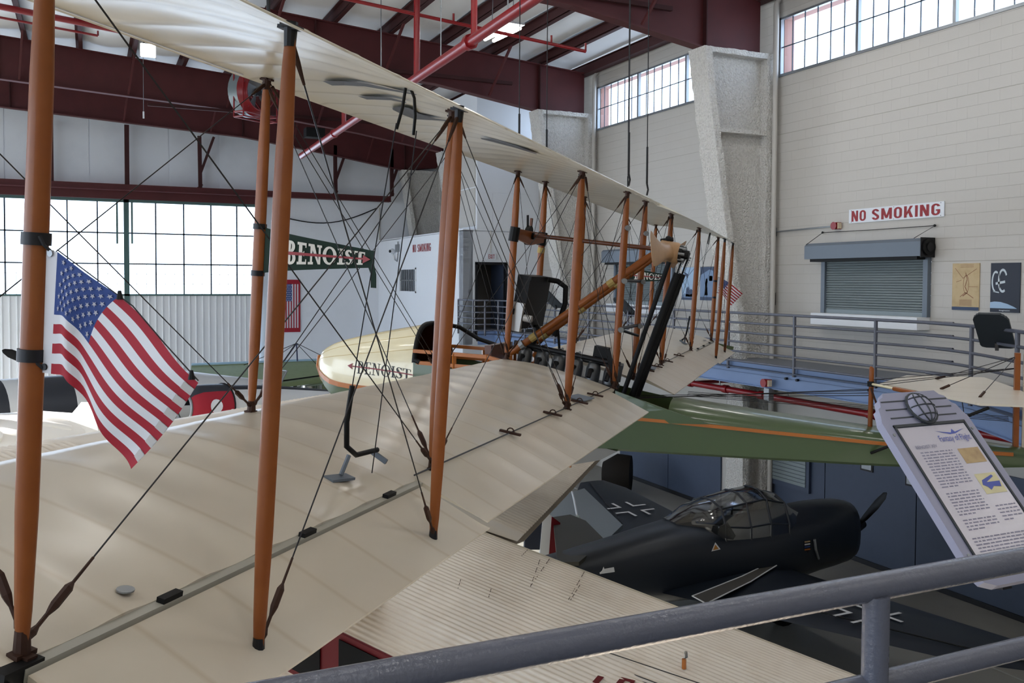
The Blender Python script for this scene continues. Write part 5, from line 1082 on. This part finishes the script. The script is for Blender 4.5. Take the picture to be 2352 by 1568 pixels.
# ---- dark blue low-wing monoplane on the floor
nav = thing('dark_monoplane', 'dark blue-grey low-wing monoplane with glazed cabin on the floor at right', 'airplane', (7.5, 10.3, 0)); YF = 10.3
FX = [10.42, 10.37, 10.2, 9.6, 9.0, 8.4, 7.8, 7.2, 6.5, 5.5, 4.5, 3.2]; FZT = [1.40, 1.50, 1.55, 1.57, 1.52, 1.48, 1.50, 1.55, 1.44, 1.30, 1.2, 1.1]; FZB = [.85, .72, .64, .58, .50, .46, .46, .48, .54, .70, .85, .98]; FW = [.2, .3, .38, .44, .48, .50, .50, .47, .40, .30, .2, .05]
def fsec(x, n=24, o=0):
    a, b, w_ = (smooth_interp(-x, [-v for v in FX], A) for A in (FZT, FZB, FW)); out = []
    for i in range(n):
        q = 2*math.pi*i/n; c, s = math.cos(q), math.sin(q); out.append(V((x, YF + (w_+o)*math.copysign(abs(c)**.75, c), (a+b)/2 + (a-b)/2*math.copysign(abs(s)**.75, s))))
    return out
fz = obj('fuselage', MB().loft([fsec(x) for x in [10.42, 10.40, 10.32, 10.2, 9.9, 9.6, 9.3, 9.0, 8.7, 8.4, 8.1, 7.8, 7.5, 7.2, 6.8, 6.4, 6.0, 5.5, 5.0, 4.5, 3.8, 3.2]]), M['navy'], nav, smooth=40)
def nwing(sg):
    rows = [[], []]; mb = MB(); R_ = []
    for i in range(9):
        u = i/8; y = YF + sg*lerp(.3, 4.55, u); le, tx = lerp(9.05, 8.95, u), lerp(6.75, 8.08, u); z = lerp(.72, 1.05, u)
        if i == 8: le, tx = 8.8, 8.3
        r = []
        for k in range(12):
            q = 2*math.pi*k/12; cx = (le+tx)/2 + (le-tx)/2*math.cos(q); th = .10*(1-.6*u)*(le-tx)/2.0; r.append(V((cx, y, z + th*math.sin(q)*(1.3-.5*abs(math.cos(q)-.3)))))
        R_.append(r)
    w_ = obj('wing', mb.loft(R_), M['navy'], nav, smooth=40); return w_
def wz(y): u = (abs(y-YF)-.3)/4.25; le, tx = lerp(9.05, 8.95, u), lerp(6.75, 8.08, u); return lerp(.72, 1.05, u) + .10*(1-.6*u)*(le-tx)/2.0*1.32
def nw(x, y, o=.006): return V((x, y, wz(y)+o))
for sg, cy_ in ((1, 13.03), (-1, 7.75)):
    w_ = nwing(sg); cx_ = 8.26 if sg > 0 else 8.15
    for a in (1, -1):
        for b in (1, -1):
            g, L_, th = .11, .38, .05
            t_ = MB(); t_.poly([nw(cx_+a*g, cy_+b*g), nw(cx_+a*L_, cy_+b*g), nw(cx_+a*L_, cy_+b*(g+th)), nw(cx_+a*(g+th), cy_+b*(g+th)), nw(cx_+a*(g+th), cy_+b*L_), nw(cx_+a*g, cy_+b*L_)])
            obj('cross_marking', t_, M['mark'], w_)
    y0_, y1_ = YF+sg*2.1, YF+sg*4.4
    obj('aileron_gap', MB().tube([nw(lerp(6.75, 8.08, (abs(y-YF)-.3)/4.25)+.38, y, .0) for y in [lerp(y0_, y1_, k/6) for k in range(7)]], .008, 5), M['black'], w_)
    if sg < 0:
        A, B = onz(1622, 1388, wz(8.9)), onz(1796, 1291, wz(9.7)); A2, B2 = onz(1590, 1369, wz(9.0)), onz(1786, 1284, wz(9.75))
        st = lambda p, o: V((p.x, p.y, wz(p.y)+o)); mid, mid2 = lerp(A, B, .5)+V((.04, -.03, 0)), lerp(A2, B2, .5)+V((.05, -.02, 0))
        k = obj('walkway_strip', MB().poly([st(p, .012) for p in (A, mid, B, B2, mid2, A2)]), mat('grip_strip', '3b3834', .8), w_); obj('strip_border', MB().tube([st(p, .012) for p in (A, mid, B, B2, mid2, A2, A)], .009, 5), M['mark'], k)
# canopy
CX = [7.15, 7.45, 7.8, 8.15, 8.55, 8.85, 9.25]; CZ = [1.56, 1.70, 1.80, 1.86, 1.89, 1.80, 1.50]
def csec(x):
    z = smooth_interp(x, CX, CZ); w_ = interp(x, [7.15, 7.8, 8.9, 9.25], [.16, .44, .44, .30]); zb = interp(x, [7.15, 7.75, 7.8, 9.0, 9.25], [1.54, 1.46, 1.12, 1.12, 1.44])
    h = [(w_, zb), (w_*.98, lerp(zb, z, .45)), (w_*.72, lerp(zb, z, .86)), (w_*.3, z-.008), (0, z)]
    return [V((x, YF-a, b)) for a, b in h] + [V((x, YF+a, b)) for a, b in h[-2::-1]]
xs_ = [7.15, 7.3, 7.5, 7.78, 8.15, 8.5, 8.85, 9.05, 9.25]
can = obj('canopy', MB().grid([csec(x) for x in xs_]), M['perspex'], nav, smooth=30)
for x in (7.78, 8.2, 8.55, 8.88): obj('canopy_frame', MB().tube(csec(x), .016, 6), M['navy'], can, smooth=60)
for i in (1, 2, 6, 7): obj('canopy_frame', MB().tube([csec(x)[i] for x in xs_[3:7]], .013, 6), M['navy'], can)
obj('canopy_frame', MB().tube([csec(x)[0] for x in xs_[3:]], .013, 6), M['navy'], can); obj('cabin_interior', MB().bx(7.8, 8.95, YF-.36, YF+.36, 1.0, 1.2), M['black'], can)
pq = onp(1683, 1228, V((0, YF-.46, 0)), YA); obj('rear_window', MB().prism([onp(x, y, V((0, YF-.49, 0)), YA) for x, y in ((1672, 1200), (1652, 1210), (1649, 1228), (1662, 1236), (1684, 1239), (1690, 1230))], (0, .02, 0)), M['perspex'], fz)
def side(px, py, o=.004): 
    y = YF-.45
    for _ in range(5):
        p = ony(px, py, y); a, b, w_ = (smooth_interp(-p.x, [-v for v in FX], A) for A in (FZT, FZB, FW)); s = max(-1, min(1, (p.z-(a+b)/2)/((a-b)/2))); sn = math.copysign(abs(s)**(1/.75), s); y = YF - w_*abs(math.sqrt(max(0, 1-sn*sn)))**.75 - o
    return ony(px, py, y)
obj('warning_triangle', MB().poly([side(*p) for p in ((1643, 1245), (1634, 1266), (1655, 1261))]), M['mark'], fz); obj('warning_triangle', MB().poly([side(*p, .008) for p in ((1643, 1250), (1638, 1263), (1651, 1260))]), mat('amber_mark', 'a06a24', .5), fz)
em = obj('shield_emblem', MB().poly([side(*p) for p in ((1847, 1243), (1863, 1240), (1862, 1260), (1855, 1269), (1848, 1262))]), M['dark'], fz)
for k, mm in enumerate((M['sepia'], M['mark'], M['flagb'], M['trim'])): y = 1243+6*k; obj('emblem_stripe', MB().poly([side(1848, y, .008), side(1861, y-2, .008), side(1861, y+1, .008), side(1848, y+3, .008)]), mm, em)
obj('exhaust_stack', MB().tube([side(1871, 1238, .02), side(1874, 1262, .03), side(1880, 1283, .02)], .02, 6), M['steel'], fz)
obj('cross_marking', MB().poly([side(*p) for p in ((1368, 1284), (1380, 1281), (1388, 1306), (1410, 1302), (1412, 1313), (1378, 1318))]), M['mark'], fz)
hb = V((10.55, YF, 1.12)); pt = onx(2030, 1133, 10.62); dv = (pt-hb); Lb = dv.length; dv.normalize(); pp = obj('propeller', MB().tube([hb, hb+V((.18, 0, 0))], [.12, .05], 14), M['black'], nav, smooth=50); sd_ = dv.cross(XA)
for sg in (1, -1): obj('blade', MB().loft([[hb+V((.06, 0, 0)) + dv*(sg*r) + sd_*(c*.5*math.cos(q)) + XA*(th*.5*math.sin(q)+c*.2*math.cos(q)) for q in [2*math.pi*i/10 for i in range(10)]] for r, c, th in ((.05, .08, .07), (.3*Lb, .13, .05), (.65*Lb, .16, .03), (.92*Lb, .12, .02), (Lb, .03, .01))]), M['black'], pp, smooth=50)
for y in (9.9, 10.8): g = obj('wheel', MB().tube([(8.8, y-.07, .28), (8.8, y+.07, .28)], .28, 18), M['black'], nav, smooth=40); obj('gear_leg', MB().tube([(8.8, y, .28), (8.75, y, .75)], .05, 8), M['navy'], g)
obj('tail_wheel', MB().tube([(3.3, YF-.04, .12), (3.3, YF+.04, .12)], .12, 12).tube([(3.3, YF, .12), (3.4, YF, 1.0)], .03, 6), M['black'], nav)
# ---- silver aircraft tail with a striped rudder
sv = thing('silver_aircraft', 'silver aircraft tail with a blue, white and red striped rudder beyond the corrugated fuselage', 'airplane', (6.6, 12, 0))
def zp(ps, z): return [onz(x, y, z) for x, y in ps]
obj('tailplane', MB().prism(zp([(1225, 1158), (1262, 1137), (1303, 1127), (1308, 1131), (1342, 1121), (1430, 1205), (1385, 1248), (1330, 1183), (1262, 1190)], 1.25), (0, 0, -.06)), M['silver'], sv)
obj('leading_strip', MB().tube(zp([(1314, 1129), (1319, 1150), (1325, 1182)], 1.26), .015, 5), M['mark'], sv)
obj('elevator', MB().prism(zp([(1270, 1187), (1310, 1181), (1345, 1195), (1390, 1240), (1330, 1290), (1280, 1290)], 1.3), (0, 0, -.05)), mat('dark_olive', '2c2a22', .6), sv)
ru = obj('rudder', MB().prism([ony(x, y, 11.6) for x, y in ((1208, 1172), (1225, 1161), (1250, 1166), (1243, 1262), (1205, 1262))], (0, .04, 0)), mat('rudder_blue', '1b2233', .5), sv)
obj('rudder_stripe', MB().prism([ony(x, y, 11.58) for x, y in ((1249, 1170), (1268, 1185), (1261, 1275), (1240, 1275))], (0, .03, 0)), M['mark'], ru); obj('rudder_stripe', MB().prism([ony(x, y, 11.57) for x, y in ((1268, 1186), (1287, 1200), (1288, 1280), (1261, 1280))], (0, .03, 0)), M['maroond'], ru)
obj('rag', MB().prism([ony(x, y, 11.45) for x, y in ((1287, 1229), (1296, 1222), (1318, 1233), (1330, 1255), (1325, 1275), (1305, 1275), (1295, 1240))], (0, .06, 0)), M['pennw'], label='crumpled pale rag lying beside the red rudder stripe', category='rag')
obj('stand', MB().tube([(6.9, 12.6, 0), (6.9, 12.6, 1.2)], .05, 8), M['dark'], sv)
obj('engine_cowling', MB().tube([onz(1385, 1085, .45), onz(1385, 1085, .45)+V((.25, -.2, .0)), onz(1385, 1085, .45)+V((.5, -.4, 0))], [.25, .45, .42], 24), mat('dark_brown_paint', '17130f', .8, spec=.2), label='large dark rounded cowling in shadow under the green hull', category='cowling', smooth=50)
# ---- fighter with black and white stripes, far left
sf = thing('striped_fuselage', 'aircraft body with wide black and white bands at far left behind the flag', 'airplane', (-1.2, 20.3, 0)); ax_ = V((.93, .36, 0)); c0 = V((-2.2, 20.1, 2.15)); sy = V((ax_.y, -ax_.x, 0)); rr = .70
def ring(d, r=rr, n=28): return [c0 + ax_*d + (sy*math.cos(2*math.pi*i/n) + UP*math.sin(2*math.pi*i/n))*r for i in range(n)]
edges = [-3.5, -1.25, -.95+.2, .24, .68, 1.55, 2.1, 3.9]
edges = [-3.2, -2.1, -1.1, .58, .98, 1.82, 2.75, 3.9]
for k in range(len(edges)-1): obj('band', MB().loft([ring(edges[k]), ring(edges[k+1])], cap=False), M['charcoal'] if k % 2 == 0 else M['plane_w'], sf, smooth=50)
obj('tail_cone', MB().loft([ring(3.9), ring(6.5, .25)]), M['plane_w'], sf, smooth=50); obj('undercarriage', MB().tube([c0-UP*.6, c0*1-UP*2.15+V((0, 0, .0))], .06, 8).tube([c0+ax_*3-UP*.6, c0+ax_*3-UP*2.15], .06, 8), M['dark'], sf)
b0, b1 = ony(75, 832, 19), ony(5, 804, 19); dd = (b1-b0).normalized(); pd = V((0, 1, 0)).cross(dd)
obj('propeller_blade', MB().loft([[lerp(b0, b1, t)+pd*(w_*math.cos(q))+YA*(.02*math.sin(q)) for q in [2*math.pi*i/10 for i in range(10)]] for t, w_ in ((0, .05), (.4, .085), (.75, .08), (.95, .04), (1, .01))]), M['black'], sf, smooth=50)
# ---- sunlit white engine nacelle
ec = ony(70, 1008, 17.5); wn = thing('white_nacelle', 'sunlit white engine nacelle with exposed cylinders at the lower left behind the big strut', 'engine', ec); wm = mat('white_enamel', 'f6f3ef', .35)
ax2 = V((.95, .3, 0)); s2 = V((ax2.y, -ax2.x, 0))
def rg(d, r, n=20): return [ec + ax2*d + (s2*math.cos(2*math.pi*i/n) + UP*math.sin(2*math.pi*i/n))*r*1.16 for i in range(n)]
obj('cowl', MB().loft([rg(-.9, .30), rg(-.5, .42), rg(.2, .40), rg(.9, .30), rg(1.6, .20)]), wm, wn, smooth=50)
for k in range(5): a = math.radians(20+35*k); d_ = s2*math.cos(a)+UP*math.sin(a); c = ec-ax2*.62; obj('cylinder', MB().tube([c+d_*.3, c+d_*.38, c+d_*.39, c+d_*.46, c+d_*.47, c+d_*.56, c+d_*.62], [.09, .09, .105, .105, .09, .09, .06], 12), wm, wn, smooth=40); 
obj('exhaust_pipe', MB().tube([ec+s2*.3+UP*.25-ax2*.3, ec+s2*.35+UP*.3+ax2*.1, ec+s2*.33+UP*.16+ax2*.55], .06, 10), wm, wn, smooth=60)
f0 = ony(160, 957, 17.4); obj('fin', MB().prism([ony(x, y, 17.4) for x, y in ((160, 957), (187, 925), (212, 925), (228, 1000), (150, 1000))], (0, .12, 0)), wm, wn)
obj('support_leg', MB().tube([ec-UP*.3, V((ec.x, ec.y, 0))], .08, 8), M['dark'], wn)
# ---- red nosed trainer
nc = ony(468, 935, 19.0); rn = thing('red_nosed_aircraft', 'small aircraft with black and red round nose behind the flag tip', 'airplane', V((nc.x, nc.y, 0))); ax3 = V((.9, .42, -.06)).normalized(); s3 = V((ax3.y, -ax3.x, 0)).normalized(); u3 = s3.cross(ax3)*-1
if u3.z < 0: u3 = -u3
def r3(d, r, a0, a1, n=14): return [nc + ax3*d + (s3*math.cos(math.radians(lerp(a0, a1, i/n))) + u3*math.sin(math.radians(lerp(a0, a1, i/n))))*r for i in range(n+1)]
st_ = [(-.42, .26), (-.36, .36), (-.2, .44), (.1, .46), (.42, .46)]
obj('cowl_top', MB().loft([r3(d, r, 48, 180) for d, r in st_], closed=False, cap=False), M['charcoal'], rn, smooth=50); ck = obj('cowl', MB().loft([r3(d, r, -100, 48) for d, r in st_], closed=False, cap=False), M['flagr'], rn, smooth=50)
obj('cowl_lip', MB().tube(r3(-.42, .27, -100, 260, 24), .03, 8), M['steel'], rn, smooth=60); obj('cowl_band', MB().tube(r3(.42, .465, -100, 200, 24), .018, 6), M['black'], rn)
obj('roundel', MB().prism([nc + ax3*(.0+.13*math.cos(q)) + (s3*math.cos(math.radians(8+17*math.sin(q))) + u3*math.sin(math.radians(8+17*math.sin(q))))*.47 for q in [2*math.pi*i/16 for i in range(16)]], s3*.01), M['sign'], ck)
obj('fuselage', MB().loft([r3(d, r, -100, 55) for d, r in ((.42, .44), (1.6, .42), (3, .3))], closed=False, cap=False), M['plane_w'], rn, smooth=50); obj('deck_top', MB().loft([r3(d, r, 55, 200) for d, r in ((.42, .44), (1.6, .40), (3, .28))], closed=False, cap=False), M['charcoal'], rn, smooth=50)
wc = nc + ax3*1.55 + u3*.38; ws = obj('windscreen', MB().grid([[wc + s3*(a*.3) - ax3*.0 for a in (-1, -.4, .4, 1)], [wc + s3*(a*.25) + u3*.34 + ax3*.22 for a in (-1, -.4, .4, 1)]]), M['perspex'], rn)
obj('windscreen_frame', MB().tube([wc-s3*.3, wc-s3*.25+u3*.34+ax3*.22, wc+s3*.25+u3*.34+ax3*.22, wc+s3*.3, wc-s3*.3], .02, 6), M['steel'], ws); obj('leg', MB().tube([nc, V((nc.x, nc.y, 0))], .08, 8), M['dark'], rn)
# ---- olive winged biplane by the end wall
gw = thing('olive_winged_aircraft', 'old aircraft with a broad olive green wing by the end wall', 'airplane', (5.5, 27, 0))
a, b, c, d = ony(440, 838, 27.5), ony(760, 826, 27.5), ony(770, 866, 26.0), ony(430, 905, 26.0)
wgm = obj('wing', MB().grid([[lerp(a, b, k/8) for k in range(9)], [lerp(lerp(a, b, k/8), lerp(d, c, k/8), .5)+UP*.05 for k in range(9)], [lerp(d, c, k/8) for k in range(9)]]).prism([d, c, c-UP*.12, d-UP*.12], (0, .04, 0)), M['olive'], gw, smooth=40)
obj('leading_edge', MB().tube([a, b], .05, 8), M['ltblue'], wgm, smooth=60); obj('aileron_gap', MB().tube([lerp(lerp(a, b, .5), lerp(d, c, .5), .97)+UP*.04, lerp(b, c, .9)+UP*.05], .02, 5), M['black'], wgm)
obj('lower_wing', MB().prism([ony(x, y, 25.5) for x, y in ((600, 905), (780, 876), (780, 900), (640, 918))], (0, .6, -.03)), mat('olive_dark', '5d6a4c', .6), gw)
kp = ony(681, 788, 27.3)
for q in ((652, 829), (683, 829)): obj('king_post', MB().tube([kp, ony(*q, 27.2)], .022, 6), mat('blue_post', '2a3355', .5), gw)
for q in ((560, 838), (750, 822), (615, 832), (740, 850)): obj('wire', MB().tube([kp, ony(*q, 27)], .009, 4), M['wire'], gw)
obj('undercarriage', MB().tube([(5.4, 26.8, 0), (5.4, 26.8, 2.2)], .06, 6), M['dark'], gw)
w0 = ony(715, 895, 25.0); obj('windscreen', MB().grid([[w0+V((.3*math.cos(t), -.25*math.sin(t), z)) for t in [math.pi*i/8 for i in range(9)]] for z in (-.1, .14)]), M['perspex'], gw, smooth=True)
# ================================================================ FLAGS ON THE STRUTS
def lag(v, r0_, r1_, r2_, vm=7/13): 
    return r0_*((v-vm)*(v-1)/((0-vm)*(0-1))) + r1_*((v-0)*(v-1)/(vm*(vm-1))) + r2_*((v-0)*(v-vm)/(1*(1-vm)))
def cat2(pts, us, u): return V((smooth_interp(u, us, [p[0] for p in pts]), smooth_interp(u, us, [p[1] for p in pts]), 0))
CU = [0, .17, .42, .70, 1]
C0 = [(132, 578), (185, 617), (272, 682), (365, 775), (460, 878)]; C1 = [(124, 722), (156, 729), (201, 790), (285, 888), (376, 984)]; C2 = [(117, 858), (163, 868), (214, 942), (247, 1012), (297, 1078)]
PLN = FC.cross(UP).normalized()                      # the cloth streams aft from the strut
hx = lerp(lowS(0), uppS(0), .55)
def fpt(u, v): q = lag(v, cat2(C0, CU, u), cat2(C1, CU, u), cat2(C2, CU, u)); return q.x, q.y
def rip(u, v): return .014*math.sin(9*u+3.2*v)*u + .02*math.exp(-((u-.2)/.09)**2)*v
def flag_on(name, lab, base, mapper, dups):
    f = thing(name, lab, 'flag', base); NU, NV = 36, 26
    P = [[mapper(i/NU, j/NV) for i in range(NU+1)] for j in range(NV+1)]; mb = MB().grid(P)
    for j in range(NV):
        for i in range(NU):
            u, v = (i+.5)/NU, (j+.5)/NV; mb.mi[j*NU+i] = 2 if (u < .42 and v < 7/13) else (0 if int(v*13) % 2 == 0 else 1)
    o = obj('cloth', mb, [M['flagr'], M['flagw'], M['flagb']], f, smooth=True)
    hdr = MB().grid([[mapper(-.085, j/10), mapper(-.04, j/10), mapper(0, j/10)] for j in range(11)]); obj('header_tape', hdr, M['flagw'], f)
    for j in (0, 1): c = mapper(-.045, .02+.93*j); obj('grommet', MB().tube([c+PLN*-.004, c+PLN*.004], (mapper(0, 0)-mapper(0, 1)).length*.028, 12), M['dark'] if j else M['steel'], f)
    t = MB(); stn = []
    n_ = (mapper(.2, .2)-mapper(.25, .2)).cross(mapper(.2, .25)-mapper(.2, .2)).normalized()
    for s_ in (1, -1):
        for r in range(9):
            for c in range(6 if r % 2 == 0 else 5):
                u = .025 + (c+(.5 if r % 2 else 0)+.5)*.42/6.3; v = (r+1)*7/13/10
                pts = [(u + .0165*math.sin(2*math.pi*k/10)*(1 if k % 2 == 0 else .42), v - .030*math.cos(2*math.pi*k/10)*(1 if k % 2 == 0 else .42)) for k in range(10)]
                t.poly([mapper(a, b) + n_*(.0025*s_) for a, b in pts])
    obj('star_print', t, mat('star_cloth', 'a9a9b4', .8) if 'star_cloth' not in bpy.data.materials else bpy.data.materials['star_cloth'], o)
    hm = MB()
    for k in range(0, 13, 1):
        if k % 2: hm.grid([[mapper(.945, (k+a)/13) + n_*.002*s for a in (0, .5, 1)] for s in (1,)] + [[mapper(1, (k+a)/13) + n_*.002 for a in (0, .5, 1)]])
    obj('hem', hm, mat('hem_cloth', 'b9b6b4', .8) if 'hem_cloth' not in bpy.data.materials else bpy.data.materials['hem_cloth'], o)
    return f
def near_map(u, v):
    if u < 0:
        q0, q1 = V((132, 578, 0)), V((117, 858, 0)); q = lerp(q0, q1, v) + V((u*320, u*40, 0))
    else: q = V(fpt(u, v)+(0,))
    return onp(q.x, q.y, hx, PLN) + PLN*rip(max(u, 0), v)
fl1 = flag_on('american_flag', 'large stars and stripes flag drooping from the nearest strut', hx, near_map, None)
d0, d1 = near_map(.0, .0), near_map(1, 0)
obj('flag_line', MB().tube([near_map(u, 0)+UP*.004 for u in (0, .25, .5, .75, 1)], .0014, 5), M['wire'], fl1)
for u in (.42, .96): p = near_map(u, 0); obj('clip', MB().tube([p-UP*.005, p+UP*.013], [.007, .003], 8), M['black'], fl1)
for v in (-.02, .97): p = near_map(-.05, max(0, v)); obj('snap_hook', MB().tube([p, p+V((-.012, 0, .012)), p+V((-.02, .0, .03))], .004, 6), M['dark'], fl1)
# the same flag on the far outer strut
h7 = lerp(lowS(7), uppS(7), .52); sF = .92
base0 = near_map(-.085, .5)
def far_map(u, v): d_ = near_map(u, v) - base0; m_ = Matrix.Rotation(0, 3, 'Z'); return h7 + (d_)*.95 + FC*.03 + UP*.03
fl2 = flag_on('american_flag', 'small distant stars and stripes flag on the farthest outer strut', h7, far_map, None)
# green pennants on the front struts
def pennant(lab, i, i0, i1):
    a, b = lowF(i), uppF(i); pb, pt_ = lerp(a, b, i0), lerp(a, b, i1); f = thing('pennant', lab, 'pennant', pb); Lp = .58; A_ = FC - UP*FC.dot(UP)*.7
    def q(u, v, o=0):      # u along the fly, v 0 bottom..1 top
        hgt = lerp(1, .34, max(0, u)**.8); return lerp(pb, pt_, .5 + (v-.5)*hgt - .07*u) + A_*(u*Lp+.02) + PLN*(.012*math.sin(u*6)+o) + UP*(-.0*u)
    n = 24; mb = MB().grid([[q(k/n, v) for k in range(n+1)] for v in (0, .25, .5, .75, 1)]); cl_ = obj('cloth', mb, M['penn'], f, smooth=True)
    e0 = q(1, .5); obj('streamer', MB().loft([[q(.93, .92, s)+A_*a_ - UP*z for a_, s in ((-.012, -.002), (.026, -.002), (.026, .002), (-.012, .002))] for z in (0, .03)] + [[q(.93, .92, s)+A_*(a_+.02) - UP*z for a_, s in ((-.002, -.002), (.024, -.002), (.024, .002), (-.002, .002))] for z in (.10, .15, .16)]), M['penn'], f)
    W_, ps = word('BENOIST', .04, hv_=.12, st=.2)
    for s_ in (-1, 1):
        t = MB()
        for p in ps: 
            qq = []
            for k in range(len(p)):
                (x, y), (x2, y2) = p[k], p[(k+1) % len(p)]; qq += [(x, y), ((x+x2)/2, (y+y2)/2)]
            t.poly([q(.235+.68*(x if s_ > 0 else W_-x)/W_, .17+.66*y, .004*s_) for x, y in qq])
        obj('lettering', t, M['pennw'], cl_)
        ar = MB().grid([[q(lerp(.1, .93, k/14), .50+.045*e_-.02, .007*s_) for k in range(15)] for e_ in (-1, 1)]); ar.poly([q(.9, .68, .0075*s_), q(.97, .48, .0075*s_), q(.9, .24, .0075*s_)]); ar.poly([q(.09, .48, .0075*s_), q(.12, .58, .0075*s_), q(.15, .48, .0075*s_), q(.12, .38, .0075*s_)])
        obj('arrow_mark', ar, M['signred'], cl_)
    for v in (i0, i1): band(a, b, v, .025, .031, M['dark'])
    return f
pennant('dark green pennant reading BENOIST streaming from the near front strut', 1, .42, .56)
pennant('distant dark green pennant partly hidden behind the far engine struts', 6, .42, .56)
